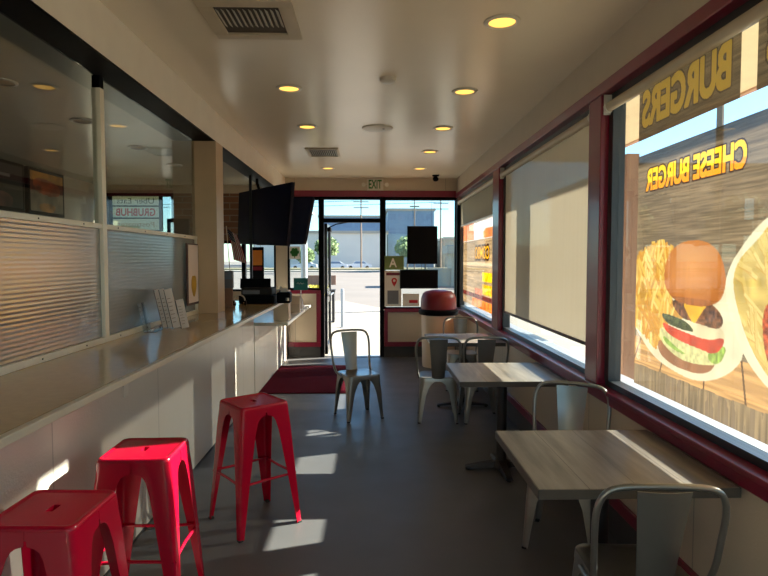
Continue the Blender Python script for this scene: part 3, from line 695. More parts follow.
def paint_burger(Y, Z):
    rgb = paint_wood(Y, Z); s = Y.shape
    tx = noise2(s, 14, 14, 5); tx2 = noise2(s, 4, 4, 6); vs = noise2(s, 3.5, 60, 7)
    # table boards under the plates
    edge = 1.19-0.02*(Y-2.3)
    m = Z < edge; blend(rgb, m, (226, 170, 104), noise2(s, 60, 2.5, 8), .16)
    for yj, sl in ((3.12, .6), (2.86, .35), (2.52, .05), (2.27, -.2), (1.95, -.35), (1.6, -.5), (1.25, -.6)):
        blend(rgb, m & (np.abs(Y-(yj+sl*(1.19-Z))) < .006), (122, 84, 52))
    low = (Z < 1.02+0.002*np.sin(Y*31)); blend(rgb, low, (176, 146, 108), vs, .30)
    blend(rgb, low & (vs > .62), (120, 100, 84), a=.6)
    # second plate, repeated along the sheet
    plate = [(3.25, 1.26), (3.18, 1.20), (3.0, 1.09), (2.79, 1.05), (2.58, 1.04), (2.41, 1.09), (2.31, 1.15), (2.25, 1.22), (2.27, 1.42), (2.36, 1.49), (2.42, 1.53), (2.61, 1.6), (3.2, 1.6)]
    blend(rgb, inpoly(Y, Z, smoothpoly(plate)), (236, 222, 190), tx, .05)
    for off in (0.0, ):
        p2 = [(2.40, 1.48), (2.36, 1.58), (2.27, 1.67), (2.18, 1.74), (2.05, 1.80), (1.85, 1.82), (1.6, 1.76), (1.45, 1.6), (1.42, 1.4), (1.5, 1.22), (1.7, 1.12), (1.9, 1.08), (2.08, 1.10), (2.19, 1.16), (2.27, 1.23), (2.34, 1.33)]
        blend(rgb, inpoly(Y, Z, smoothpoly(p2)), (238, 226, 196), tx, .05)
        f2 = [(2.35, 1.5), (2.31, 1.6), (2.2, 1.67), (2.1, 1.76), (1.95, 1.78), (1.85, 1.7), (1.85, 1.3), (1.95, 1.14), (2.08, 1.14), (2.17, 1.2), (2.27, 1.32)]
        m2 = inpoly(Y, Z, smoothpoly(f2)); blend(rgb, m2, (222, 190, 104), tx, .12)
        strokes(rgb, m2, Y, Z, 90, [(230, 200, 118), (226, 194, 106), (236, 210, 130)], 21, region=(1.85, 2.36, 1.12, 1.78))
        blend(rgb, inpoly(Y, Z, smoothpoly([(2.16, 1.4), (2.1, 1.46), (1.9, 1.5), (1.65, 1.5), (1.6, 1.25), (1.8, 1.15), (2.08, 1.18), (2.14, 1.24)])), (190, 84, 44), tx2, .35)
        blend(rgb, inpoly(Y, Z, smoothpoly([(2.02, 1.55), (1.9, 1.62), (1.65, 1.6), (1.58, 1.48), (1.7, 1.42), (1.95, 1.44)])), (214, 150, 84), tx, .1)
    fries = [(3.2, 1.62), (3.03, 1.68), (2.92, 1.69), (2.81, 1.65), (2.85, 1.57), (2.86, 1.51), (2.82, 1.41), (2.7, 1.32), (2.88, 1.28), (2.90, 1.18), (2.97, 1.14), (3.11, 1.20), (3.22, 1.24)]
    fm = inpoly(Y, Z, fries); blend(rgb, fm, (226, 166, 60), tx, .14)
    big = dilate(fm, 3)
    strokes(rgb, big, Y, Z, 150, [(247, 200, 88), (238, 180, 66), (252, 216, 120), (230, 160, 50)], 11, L=.17, w=.013, ang=(.5, 2.2), region=(2.8, 3.22, 1.14, 1.69))
    P = lambda pts, col, t=tx, a=.08: blend(rgb, inpoly(Y, Z, smoothpoly(pts)), col, t, a)
    P([(2.93, 1.20), (2.82, 1.15), (2.69, 1.14), (2.54, 1.15), (2.44, 1.16), (2.47, 1.11), (2.58, 1.075), (2.77, 1.075), (2.89, 1.10), (2.95, 1.14)], (178, 116, 74))
    P([(2.93, 1.27), (2.72, 1.2), (2.57, 1.2), (2.37, 1.25), (2.41, 1.15), (2.54, 1.125), (2.69, 1.115), (2.82, 1.14), (2.93, 1.19)], (222, 214, 150), tx2, .12)
    P([(2.90, 1.22), (2.76, 1.17), (2.66, 1.15), (2.76, 1.15), (2.88, 1.18)], (158, 190, 84), tx2, .15)
    P([(2.52, 1.18), (2.36, 1.25), (2.40, 1.16), (2.47, 1.14)], (166, 196, 80), tx2, .2)
    P([(2.66, 1.32), (2.46, 1.33), (2.38, 1.29), (2.39, 1.25), (2.5, 1.23), (2.64, 1.26)], (236, 216, 176))
    P([(2.84, 1.40), (2.71, 1.40), (2.50, 1.41), (2.43, 1.38), (2.39, 1.34), (2.42, 1.30), (2.5, 1.30), (2.62, 1.31), (2.74, 1.32)], (134, 84, 52), tx2, .35)
    P([(2.93, 1.33), (2.78, 1.32), (2.67, 1.305), (2.60, 1.26), (2.74, 1.265), (2.87, 1.28)], (84, 92, 52), tx2, .3)
    P([(2.92, 1.285), (2.8, 1.265), (2.64, 1.25), (2.5, 1.24), (2.38, 1.275), (2.40, 1.22), (2.46, 1.185), (2.57, 1.195), (2.72, 1.205), (2.86, 1.23)], (224, 74, 40), tx, .12)
    P([(2.73, 1.40), (2.50, 1.41), (2.57, 1.35), (2.615, 1.295), (2.67, 1.34)], (248, 186, 44))
    bun = [(2.90, 1.52), (2.88, 1.6), (2.80, 1.665), (2.67, 1.69), (2.54, 1.68), (2.45, 1.64), (2.405, 1.58), (2.385, 1.51), (2.40, 1.45), (2.44, 1.41), (2.55, 1.385), (2.67, 1.385), (2.80, 1.40), (2.88, 1.45)]
    bm_ = inpoly(Y, Z, smoothpoly(bun)); blend(rgb, bm_, (206, 122, 50), tx, .05)
    rr = np.sqrt(((Y-2.66)/.26)**2+((Z-1.56)/.16)**2); kk = np.clip(1-rr, 0, 1)[..., None]**.7; rgb[bm_] = (rgb*(1-kk)+np.array([236, 160, 84])/255.*(1+.06*(vs[..., None]-.5))*kk)[bm_]
    blend(rgb, bm_ & (Z < 1.42), (190, 112, 52), vs, .1)
    rgb = np.clip(rgb, 0, 1); lum = rgb.mean(-1, keepdims=True); rgb = (lum+(rgb-lum)*.84)*.86+.07     # haze over the poster put into its colours: duller and flatter
    # lettering, read from the street side (towards +Y)
    tm = text_mesh('CHEESE BURGER', 1.0, 0.012)
    m = raster(tm, Y, Z, 2.28, 3.11, 1.965, 2.075); bpy.data.meshes.remove(tm)
    m = dilate(m, 1); blend(rgb, dilate(m, 2), (74, 54, 50)); blend(rgb, m, (255, 214, 70)); blend(rgb, m & (Z < 2.005), (246, 172, 60))
    return rgb
def paint_header(Y, Z):
    rgb = paint_wood(Y, Z)
    tm = text_mesh('BURGERS', 1.0, 0.012); m = raster(tm, Y, Z, 2.40, 3.17, 2.315, 2.50); bpy.data.meshes.remove(tm)
    m = dilate(m, 2); blend(rgb, dilate(m, 2), (100, 78, 62)); blend(rgb, m, (240, 200, 90)); return rgb
def paint_header2(Y, Z):
    rgb = paint_wood(Y, Z)
    tm = text_mesh('BURGERS', 1.0, 0.012); m = raster(tm, Y, Z, 1.30, 2.17, 2.325, 2.50); bpy.data.meshes.remove(tm)
    m = dilate(m, 2); blend(rgb, dilate(m, 2), (100, 78, 62)); blend(rgb, m, (240, 200, 90)); return rgb
XP = 1.487
o = art_sheet('window_poster', XP, 0.75, 3.205, 0.905, 2.163, 0.0036, paint_burger, M['film'], None); tag(o, 'large cheese burger and fries poster covering the nearest window', 'poster')
o = art_sheet('window_poster', XP, 2.33, 3.21, 2.247, 2.51, 0.0036, paint_header, M['film'], None); tag(o, 'narrow wood-grain banner lettered BURGERS at the top of the nearest window', 'poster')
o = art_sheet('window_poster', XP, 1.15, 2.23, 2.247, 2.51, 0.0045, paint_header2, M['film'], None); tag(o, 'wood-grain banner cut off by the upper right corner of the photo', 'poster')
def paint_w3(Y, Z):
    s = Y.shape; rgb = paint_wood(Y, Z)*1.15; tx = noise2(s, 10, 10, 15); tx2 = noise2(s, 4, 4, 16)
    blend(rgb, Z > 1.86, (226, 214, 214), tx, .08)
    blend(rgb, (Z > 1.87) & (Z < 2.0) & (Y < 7.6), (226, 140, 70), tx, .15)
    blend(rgb, (Z > 1.87) & (Y > 8.3), (222, 150, 110), tx, .1)
    blend(rgb, (Z < 1.56) & (Z > 1.5), (214, 190, 160))
    tm = text_mesh('COMBO', 1.0, 0.012); m = raster(tm, Y, Z, 7.22, 8.2, 1.60, 1.77); bpy.data.meshes.remove(tm)
    blend(rgb, dilate(m, 3), (80, 50, 30)); blend(rgb, m, (248, 190, 44))
    blend(rgb, (Y > 7.03) & (Y < 7.66) & (Z > 1.30) & (Z < 1.43), (244, 196, 30), tx2, .2)
    blend(rgb, (Y > 7.03) & (Y < 7.66) & (Z > 1.14) & (Z < 1.27), (240, 188, 30), tx2, .2)
    blend(rgb, (Z < 1.2) & (Y > 7.66) & (Y < 8.2), (196, 120, 90), tx, .2)
    blend(rgb, (Z < 1.12) & (Z > 1.05), (120, 50, 40), tx2, .3)
    m = (Z < 1.05) & (Y < 8.4); blend(rgb, m, (232, 130, 50), tx, .1)
    strokes(rgb, m, Y, Z, 60, [(240, 150, 60), (224, 110, 40)], 31, L=.2, w=.02, ang=(1.2, 1.9), region=(6.7, 8.4, .95, 1.05))
    return rgb
o = art_sheet('window_poster', XP, 6.66, 9.22, 0.93, 2.16, 0.010, paint_w3, M['clearfilm'], None); tag(o, 'faded orange and yellow food poster on the farthest side window', 'poster')

# ---------------------------------------------------------------- end wall signs
ys = YE-0.015
def flat(name, label, cat, x0, x1, z0, z1, mat, d=0.006, y=None):
    y = ys if y is None else y
    t = thing(name, label, cat, ((x0+x1)/2, y, (z0+z1)/2)); w = (x1-x0)/2; h = (z1-z0)/2
    MB().box((-w, -d, -h), (w, 0, h), min(0.002, d*.3)).build('panel', mat, t); return t, w, h
RX = Matrix.Rotation(PI/2, 4, 'X')
t, w, h = flat('hanging_sign', 'large black rectangular sign back hanging in the right entrance window', 'sign', 0.60, 1.09, 1.52, 2.13, M['black'], 0.02, YE-0.03)
MB().tube([(-0.15, -.01, h), (-0.15, -.01, 2.62-1.825)], 0.002, 5).tube([(0.15, -.01, h), (0.15, -.01, 2.62-1.825)], 0.002, 5).build('hanging_wire', M['wire'], t)
t, w, h = flat('hanging_sign', 'smaller wide black sign back hanging below the large one', 'sign', 0.484, 1.10, 1.122, 1.425, M['black'], 0.02, YE-0.03)
MB().tube([(0.04, -.01, h), (0.04, -.01, 0.245)], 0.004, 6).build('chain', M['wire'], t)
t, w, h = flat('window_card', 'green and yellow card with a white letter A by the door', 'card', 0.235, 0.55, 1.43, 1.65, M['leaf'])
lettering('lettering', 'A', .13, .15, M['paper_w'], t, Matrix.Translation((-.02, -.008, 0)) @ RX, 0.02)
t, w, h = flat('window_card', 'white notice with a maroon strip and red pin, low beside the door', 'card', 0.235, 0.51, 0.83, 1.41, M['paper_w'])
MB().box((-.11, -.009, .215), (.11, -.006, .26), .001).build('header_strip', M['redp'], t)
MB().lathe([(.022, -.002), (.045, -.002), (.045, .002), (.022, .002), (.022, -.002)], n=24, cap=False, M=Matrix.Translation((.02, -.009, .13)) @ RX).prism([(-.02, -.010, .10), (.06, -.010, .10), (.02, -.010, .03)], (0, .003, 0)).build('pin_symbol', M['red_ink'], t)
MB().box((-.09, -.009, -.25), (.09, -.006, -.03), .001).build('grey_block', M['grey_dev'], t)
t, w, h = flat('window_card', 'small white notice with red writing above the right sill', 'card', 0.53, 0.80, 0.83, 1.04, M['paper_w'])
MB().box((-.03, -.009, -.05), (.11, -.006, 0.0), .001).build('red_block', M['red_ink'], t)
t, w, h = flat('window_sticker', 'round green tree sticker in the window left of the door', 'sticker', -1.30, -1.13, 1.60, 1.80, M['paper_w'])
g = MB()
for k in range(7): g.lathe([(0, 0), (.028, 0), (.028, .002), (0, .002)], n=12, cap=False, M=Matrix.Translation((.045*math.cos(k*PI/3.0) if k < 6 else 0, -.007, .045*math.sin(k*PI/3.0)+.01 if k < 6 else .01)) @ RX)
g.box((-.008, -.009, -.08), (.008, -.0065, -.02)); g.build('tree_symbol', M['green'], t)
M['red_print'] = thinmat('red_print_lit', '#d81c30', trans=0.75, see=0.0)
M['sign_back'] = thinmat('sign_back_lit_row', '#e6e6cf', trans=0.75, see=0.02)
# delivery sign in the kitchen window, seen from behind
t = thing('delivery_sign', 'pale three-row delivery sign with mirrored red lettering in the kitchen window', 'sign', (-3.70, 9.33, 2.33))
MB().box((-.42, -.03, -.29), (-.365, .0, .28)).box((.365, -.03, -.29), (.42, .0, .28)).box((-.365, -.03, .26), (.365, 0, .28)).box((-.365, -.03, -.29), (.365, 0, -.27)).box((-.365, -.03, .095), (.365, 0, .115)).box((-.365, -.03, -.095), (.365, 0, -.075)).build('frame', M['dark'], t)
for z0, z1 in ((.115, .26), (-.075, .095), (-.27, -.095)): MB().box((-.36, -.022, z0), (.36, -.0205, z1)).build('row_panel', M['sign_back'], t)
lettering('uber_eats_lettering', 'Uber Eats', .58, .085, M['dark_ink'], t, Matrix.Translation((.0, -.030, .187)) @ RX, 0.0, True).name = 'top_lettering'
lettering('middle_lettering', 'GRUBHUB', .62, .12, M['red_print'], t, Matrix.Translation((0, -.030, .010)) @ RX, 0.02, True)
lettering('bottom_lettering', 'Postmates', .58, .075, M['tan_ink'], t, Matrix.Translation((0, -.030, -.18)) @ RX, 0.0, True)
MB().tube([(-.3, -.01, .27), (-.3, -.01, .31), (-.3, .10, .31)], .003, 6).tube([(.3, -.01, .27), (.3, -.01, .31), (.3, .10, .31)], .003, 6).build('hanging_wire', M['wire'], t)
t = thing('monitor', 'black square monitor under the brick panel in the kitchen', 'monitor', (-3.0, 9.2, 2.1))
MB().box((-.17, -.03, -.125), (.17, .02, .13), .006).build('housing', M['tvbody'], t)
MB().box((-.155, -.034, -.11), (.155, -.029, .115)).build('screen', M['navy'], t)
MB().tube([(0, .02, 0), (0, .22, 0)], .02).build('wall_bracket', M['tvbody'], t)
# drinks or menu case
t = thing('menu_board', 'narrow dark-framed picture board behind the till', 'menu board', (-1.80, 9.36, 1.52))
MB().box((-.10, -.03, -.27), (.10, 0, .27), .006).build('frame', M['black'], t)
MB().tube([(-.05, -.015, .27), (-.05, -.015, 1.13), (-.05, .07, 1.13)], .003, 6).tube([(.05, -.015, .27), (.05, -.015, 1.13), (.05, .07, 1.13)], .003, 6).build('hanging_wire', M['wire'], t)
MB().box((-.075, -.034, -.02), (.075, -.03, .22)).build('upper_picture', M['burner'], t)
MB().box((-.075, -.034, -.10), (.075, -.03, -.04)).build('lower_picture', M['redp'], t)
# kitchen menu boards
def menu_board(y0, y1, z0, z1, label, kind):
    t = thing('menu_board', label, 'menu board', (XL, (y0+y1)/2, (z0+z1)/2)); w = (y1-y0)/2; h = (z1-z0)/2
    MB().box((0, -w, -h), (.05, w, h), .005).build('frame', M['black'], t)
    def p(Y, Z):
        s = Y.shape; tx = noise2(s, 8, 8, 3); rgb = np.ones(s+(3,))*np.array([.16, .15, .14])
        if kind:
            blend(rgb, Z > -h, (150, 140, 120), tx, .2); blend(rgb, Z > .12, (206, 140, 40), tx, .3); blend(rgb, (Z > .0) & (Z < .14), (110, 50, 30), tx, .4)
            blend(rgb, inpoly(Y, Z, smoothpoly([(-w*.8, .20), (w*.8, .14), (w*.7, -.05), (-w*.7, -.02)])), (170, 80, 36), tx, .4)
            blend(rgb, inpoly(Y, Z, smoothpoly([(-w*.5, -.14), (w*.5, -.14), (w*.4, -.26), (-w*.4, -.26)])), (190, 140, 80), tx, .3)
        else:
            blend(rgb, inpoly(Y, Z, smoothpoly([(-w*.6, -.05), (w*.6, -.1), (w*.4, -.3), (-w*.5, -.28)])), (110, 70, 60), tx, .4)
            blend(rgb, (np.abs(Z-.12) < .02) & (np.abs(Y) < w*.4), (150, 150, 145))
        return rgb
    art_sheet('menu_picture', .052, -w+.04, w-.04, -h+.04, h-.04, .012, p, pm_attr, t)
def attr_mat(name, rough=.3):
    m = bpy.data.materials.new(name); m.use_nodes = True; n = m.node_tree.nodes; a = n.new('ShaderNodeVertexColor'); a.layer_name = 'art'
    m.node_tree.links.new(a.outputs[0], n['Principled BSDF'].inputs['Base Color']); n['Principled BSDF'].inputs['Roughness'].default_value = rough; return m
pm_attr = attr_mat('printed_board')
menu_board(7.46, 8.32, 2.18, 2.77, 'framed burger picture menu board on the kitchen wall', True)
menu_board(6.4, 7.38, 2.18, 2.77, 'dark menu board at the left edge of the photo', False)

# ---------------------------------------------------------------- televisions
def tv(c, label, arm_from):
    """c = top-left, top-right, bottom-right, bottom-left corners of the face (towards us)"""
    c = [Vector(p) for p in c]; n = (c[1]-c[0]).cross(c[3]-c[0]).normalized()
    if n.y > 0: n = -n
    base = sum(c, Vector())/4; t = thing('television', label, 'television', base)
    c = [p-base for p in c]
    MB().prism(c, -n*.045).build('body', M['tvbody'], t)
    ins = [p*0.965 for p in c]
    MB().prism([p+n*.003 for p in ins], -n*.003).build('screen', M['navy'], t)
    a = Vector(arm_from)-base
    MB().tube([-n*.045, -n*.10, Vector((a.x, a.y, a.z-.06)), a], .018, 10).build('ceiling_mount', M['black'], t)
tv([(-1.72, 7.72, 2.47), (-.916, 6.90, 2.505), (-.985, 6.90, 1.755), (-1.75, 7.72, 1.80)], 'dark blue-black television nearer us, hanging beyond the thin post', (-1.3, 7.5, 2.90) if False else (-1.45, 7.55, 2.628))
tv([(-1.60, 8.75, 2.52), (-.78, 8.0, 2.447), (-.905, 8.0, 1.806), (-1.70, 8.75, 1.81)], 'second dark television behind the first, overlapping the entrance window', (-1.45, 8.6, 2.628))

# ---------------------------------------------------------------- things on the counters
ZT = 1.121
t = thing('leaflet_holder', 'clear acrylic leaflet holder on the bar against the ribbed panel', 'holder', (-1.445, 3.93, ZT))
MB().box((-.03, -.13, 0), (.04, .02, .004)).box((-.032, -.13, 0), (-.028, .0, .20), M=Matrix.Rotation(-.2, 4, 'Y')).box((.036, -.13, 0), (.04, .02, .04)).build('body', M['acrylic'], t)
def leaflet(x, y, rz, tilt, hgt, wid, label):
    t = thing('menu_leaflet', label, 'leaflet', (x, y, ZT), rz, 'folded menu leaflets')
    Mx = Matrix.Rotation(tilt, 4, 'Y')
    MB().box((0, -.006, 0.0), (wid, 0, hgt), M=Mx).build('front_page', M['paper'], t)
    MB().box((-.004, -.006, 0.0), (0, .05, hgt), M=Mx).build('maroon_spine', M['maroon'], t)
    m = MB()
    for k in range(7): m.box((wid*.15, -.0075, hgt*(.15+.1*k)), (wid*(.6+.05*(k % 3)), -.006, hgt*(.165+.1*k)), M=Mx)
    m.build('print', M['tan_ink'], t)
leaflet(-1.440, 4.06, 0, -.22, .27, .034, 'leftmost folded menu leaflet, mostly its dark spine showing')
leaflet(-1.398, 4.04, 0, -.22, .275, .034, 'middle folded menu leaflet in the group on the bar')
leaflet(-1.356, 4.02, 0, -.22, .275, .05, 'front tall pink-white folded menu leaflet on the bar')
leaflet(-1.298, 4.02, 0, -.20, .20, .05, 'short folded menu leaflet at the right of the group')
# flyer in the screen end
t = thing('wall_flyer', 'narrow pale flyer with a mustard picture pinned beside the pillar', 'flyer', (XG+.02, 4.98, 1.48))
MB().box((0, -.16, -.27), (.004, .165, .25)).build('dark_backing', M['maroon'], t)
MB().box((.004, -.115, -.25), (.007, .15, .24)).build('sheet', M['paper'], t)
MB().prism([(.007, .07*math.cos(a)+.02, -.10+.09*math.sin(a)*(1+.15*math.sin(3*a))) for a in [2*PI*k/20 for k in range(20)]], (.002, 0, 0)).build('mustard_picture', M['yellow'], t)
# card terminal on a stand
t = thing('card_terminal', 'small grey card reader on a tan stand just past the pillar', 'card reader', (-1.42, 5.78, ZT))
MB().box((-.075, -.02, .19), (.065, .025, .365), .006).build('body', M['grey_dev'], t)
MB().box((-.062, -.0235, .28), (.052, -.02, .355)).build('screen', M['bdark'], t)
MB().box((-.02, -.01, 0), (.055, .03, .19), .004).box((-.05, -.05, 0), (.07, .06, .012), .003).build('stand', M['tan_wood'], t)
# flag
t = thing('small_flag', 'small American flag drooping on a thin stick above the bar', 'flag', (-1.47, 6.22, ZT))
MB().tube([(0.0, 0, 0.03), (-.055, 0, .83)], .004, 8).build('stick', M['alu'], t)
MB().lathe([(0, 0), (.04, 0), (.035, .02), (.008, .04), (0, .04)], n=20, cap=False).build('stand', M['black'], t)
def flag_pt(u, v):   # u along fly, v along hoist, drooping to the lower right
    return Vector((-.050, -.006, .80))+Vector((.055*u+.020*math.sin(u*2.2)+.135*v*(.85+.15*u), -.02*v+.010*math.sin(u*6+v*3)+.008*math.sin(v*11), -.33*u*(1-.10*v)-.07*v))
nu, nv = 14, 13
stp = {'flag_r': MB(), 'flag_w': MB(), 'flag_b': MB()}
for j in range(nv):
    for i in range(nu):
        v0, v1, u0, u1 = j/nv, (j+1)/nv, i/nu, (i+1)/nu
        k = 'flag_b' if (j < 7 and i < 5) else ('flag_r' if j % 2 == 0 else 'flag_w')
        q = [flag_pt(u0, v0), flag_pt(u1, v0), flag_pt(u1, v1), flag_pt(u0, v1)]
        stp[k].prism(q, (0, .0012, 0))
stp['flag_r'].build('red_stripes', M['flag_r'], t); stp['flag_w'].build('white_stripes', M['flag_w'], t)
fb = stp['flag_b'].build('blue_canton', M['flag_b'], t)
sb = MB()
for r in range(9):
    for c_ in range(6 if r % 2 == 0 else 5):
        p = flag_pt((c_+.5+(.5 if r % 2 else 0))/6*5/nu, (r+.5)/9*7/nv)
        sb.box(p+Vector((-.002, -.003, -.002)), p+Vector((.002, -.001, .002)))
s_ = sb.build('stars', M['flag_w'], fb)
# till and printer
t = thing('cash_register', 'bulky black cash register on the far end of the bar', 'cash register', (-1.23, 6.34, ZT))
MB().box((-.17, -.14, 0), (.20, .20, .09), .008).build('drawer', M['black'], t)
MB().box((-.15, -.12, .09), (.18, .18, .17), .015).build('body', M['rubber'], t)
MB().box((-.19, .0, .16), (.14, .03, .27), .004, M=Matrix.Rotation(-.15, 4, 'X')).build('display', M['black'], t)
MB().box((-.13, -.125, .105), (.05, -.12, .145)).build('keypad', M['grey_dev'], t)
t = thing('receipt_printer', 'black receipt printer on the right beside the cash register', 'printer', (-.94, 6.36, ZT))
MB().box((-.07, -.08, 0), (.075, .08, .12), .015).build('body', M['black'], t)
MB().box((-.035, -.01, .12), (.035, -.008, .165), M=Matrix.Rotation(.15, 4, 'X')).build('paper_slip', M['paper_w'], t)
MB().lathe([(0, 0), (.018, 0), (.018, .03), (0, .03)], n=16, cap=False, c=(.05, -.095, .03)).build('knob', M['steel'], t)
t = thing('headset', 'black headset loop lying at the left of the cash register', 'headset', (-1.34, 5.98, ZT))
MB().tube([Vector((.055*math.cos(a), .0, .055+.055*math.sin(a))) for a in [-.6+(PI+1.2)*k/14 for k in range(15)]], .007, 8).build('band', M['trim_white'], t)
for s in (-1, 1): MB().lathe([(0, 0), (.025, 0), (.028, .012), (.022, .02), (0, .02)], n=16, cap=False, M=Matrix.Translation((s*.05, 0, .028)) @ Matrix.Rotation(s*PI/2, 4, 'Y')).build('ear_pad', M['black'], t)
t = thing('paper_cup', 'small white cup with green band next to the headset', 'cup', (-1.46, 5.93, ZT))
MB().lathe([(0, 0), (.028, 0), (.036, .09), (.038, .092), (.034, .09), (.026, .004), (0, .004)], n=24, cap=False).build('body', M['paper_w'], t, 40)
MB().lathe([(.0310, .03), (.0345, .06), (.035, .06), (.0315, .03)], n=24, cap=False).build('green_band', M['green'], t)
t = thing('condiment_bottle', 'red squeeze bottle behind the till', 'bottle', (-1.02, 6.0+.66, ZT))
MB().lathe([(0, 0), (.026, 0), (.028, .01), (.028, .10), (.018, .125), (0, .125)], n=20, cap=False).build('body', M['redp'], t, 40)
MB().lathe([(0, .125), (.018, .125), (.016, .14), (.004, .17), (0, .17)], n=16, cap=False).build('cap', M['paper_w'], t, 40)
# lower counter things
t = thing('napkin_box', 'tall cream board box at the bar end on the lower counter', 'box', (-1.07, 7.06, .863))
MB().box((-.09, -.09, 0), (.09, .09, .36), .003).build('body', M['cream_box'], t)
MB().box((-.05, -.05, .36), (.05, .05, .366)).build('top_slot', M['paper_w'], t)
t = thing('teal_display_card', 'teal display card with pale script in the window left of the door', 'card', (-1.085, 9.1, .863))
MB().box((-.11, 0, .25), (.11, .01, .44), .002).build('card', M['teal'], t)
lettering('script', 'Rewards', .14, .05, M['paper_w'], t, Matrix.Translation((0, -.003, .35)) @ RX) if False else None
MB().tube([(-.06, -.003, .35), (-.04, -.003, .37), (-.02, -.003, .345), (.0, -.003, .37), (.02, -.003, .345), (.05, -.003, .36)], .003, 6).build('script_line', M['paper_w'], t)
MB().tube([(0, .02, 0), (0, .02, .26)], .008).box((-.06, -.03, 0), (.06, .07, .012), .003).build('stand', M['paper_w'], t)
t = thing('sanitizer_bottle', 'clear pump bottle standing before the teal card', 'bottle', (-1.03, 8.6, .863))
MB().lathe([(0, 0), (.035, 0), (.037, .01), (.037, .13), (.02, .155), (0, .155)], n=24, cap=False).build('body', M['paper_w'], t, 40)
MB().lathe([(0, .155), (.016, .155), (.016, .18), (.005, .182), (.005, .215), (0, .215)], n=16, cap=False).box((-.045, -.008, .21), (.01, .008, .225), .003).build('pump', M['trim_white'], t)
t = thing('paper_bag', 'plain cream paper bag beside the sanitizer bottle', 'bag', (-1.05, 8.05, .863))
MB().rings([[(-.08, -.05, 0), (.08, -.05, 0), (.08, .05, 0), (-.08, .05, 0)], [(-.082, -.05, .12), (.08, -.052, .12), (.08, .05, .12), (-.08, .05, .12)], [(-.078, -.02, .22), (.079, -.018, .225), (.079, .018, .225), (-.078, .02, .22)]]).build('body', M['cream_box'], t)

# ---------------------------------------------------------------- outside: towards the street (+Y)
ZG = -0.03
struct('ground_street', MB().box((-300, -60, -0.6), (300, 400, -0.16)), M['asphalt'])
sw = MB().prism([(-40, 9.58, -0.2), (-40, 27.5, -0.2), (-1.0, 22.5, -0.2), (0.2, 19.6, -0.2), (9, 17.0, -0.2), (9, 9.58, -0.2)], (0, 0, .2+ZG))
struct('ground_sidewalk', sw, M['concrete'])
struct('ground_patio', MB().box((1.67, -30, -0.2), (9.0, 9.575, ZG)), M['patio'])
struct('ground_far_verge', MB().box((-120, 80, -0.2), (120, 90, 0.0)), M['kerb'])
tag(MB().box((-60, 84, 0.001), (24, 89.5, 0.25)).build('grass_strip', M['grassm']), None)['kind'] = 'stuff'
bpy.data.objects['grass_strip']['label'] = 'dry yellow grass strip across the street'; bpy.data.objects['grass_strip']['category'] = 'grass'
def building(name, label, x0, x1, y0, y1, h, mat, bands=0, cols=0, z0=-.16):
    t = thing(name, label, 'building', ((x0+x1)/2, y0, z0)); w = (x1-x0)/2; d = y1-y0
    MB().box((-w, 0, 0), (w, d, h)).build('walls', mat, t)
    MB().box((-w-.3, -.3, h), (w+.3, d+.3, h+.5)).build('roof', M['kerb'], t)
    for b in range(bands):
        for c in range(max(cols, 1)):
            a0 = -w+2*w*(c+.12)/max(cols, 1); a1 = -w+2*w*(c+.88)/max(cols, 1)
            MB().box((a0, -.08, h*(b+.35)/bands), (a1, 0, h*(b+.8)/bands)).build('window', M['bdark'], t)
    return t
building('warehouse', 'long pale warehouse seen through the open door', -22, 3.2, 110, 130, 6.6, M['stucco'])
building('office_building', 'blue glass office block behind the right entrance window', 3.6, 13.0, 118, 140, 11.5, M['bglass'], 4, 5)
building('office_building', 'low bluish building behind the warehouse roofline', -14, 8, 160, 180, 13.2, M['bglass'], 3, 7)
building('house', 'white building far right behind the entrance window', 14.5, 24, 112, 130, 5.5, M['stucco2'], 1, 3)
building('tower', 'distant blue block left of the door', -21, -14.6, 140, 150, 13.0, M['bglass'], 5, 3)
building('roadside_building', 'low beige building at the right edge of the entrance window', 5.2, 12, 37, 39, 2.1, M['stucco2'])
t = thing('boundary_wall', 'low beige boundary wall beside the low roadside building', 'wall', (4.5, 37.2, -.16))
MB().box((-.75, 0, 0), (.69, .3, 1.1)).build('wall', M['stucco2'], t); MB().box((-.8, -.03, 1.1), (.69, .33, 1.18)).build('coping', M['kerb'], t)
building('side_building', 'grey flat-roofed building beyond the patio', 28, 52, 62, 90, 11.5, M['stucco'], 3, 6)
building('side_building', 'pale building far across the lot beside the middle window', 40, 60, 5, 50, 7, M['stucco2'], 2, 6)
def tree(x, y, h, r, label, mat='leaf', n=500, z=-.1, trunk=.12):
    t = thing('street_tree', label, 'tree', (x, y, z)); rg = random.Random(int(x*100+y))
    MB().tube([(0, 0, 0), (.05*h*.2, 0, h*.35), (0, 0, h*.75)], [trunk, trunk*.8, trunk*.4], 8).build('trunk', M['bark'], t)
    lf = MB()
    for i in range(n):
        a = rg.uniform(0, 2*PI); b = rg.uniform(-1, 1); q = (rg.random()**.4)*r
        p = Vector((q*math.cos(a)*math.sqrt(1-b*b), q*math.sin(a)*math.sqrt(1-b*b), h*.72+q*b*.85)); s = r*.13
        u = Vector((rg.gauss(0, 1), rg.gauss(0, 1), rg.gauss(0, 1))).normalized(); v = u.orthogonal().normalized(); 
        lf.quad([p-u*s-v*s*.6, p+u*s-v*s*.6, p+u*s+v*s*.6, p-u*s+v*s*.6])
    f = lf.build('foliage', M[mat], t); f['kind'] = 'stuff'
tree(-5.2, 70, 4.3, 1.5, 'small green street tree in the door view')
tree(-8.2, 74, 3.0, 1.2, 'low bushy tree left in the door view')
tree(5.0, 78, 4.6, 1.7, 'green tree left of the large black sign')
tree(7.8, 82, 5.0, 1.7, 'green tree partly behind the large black sign')
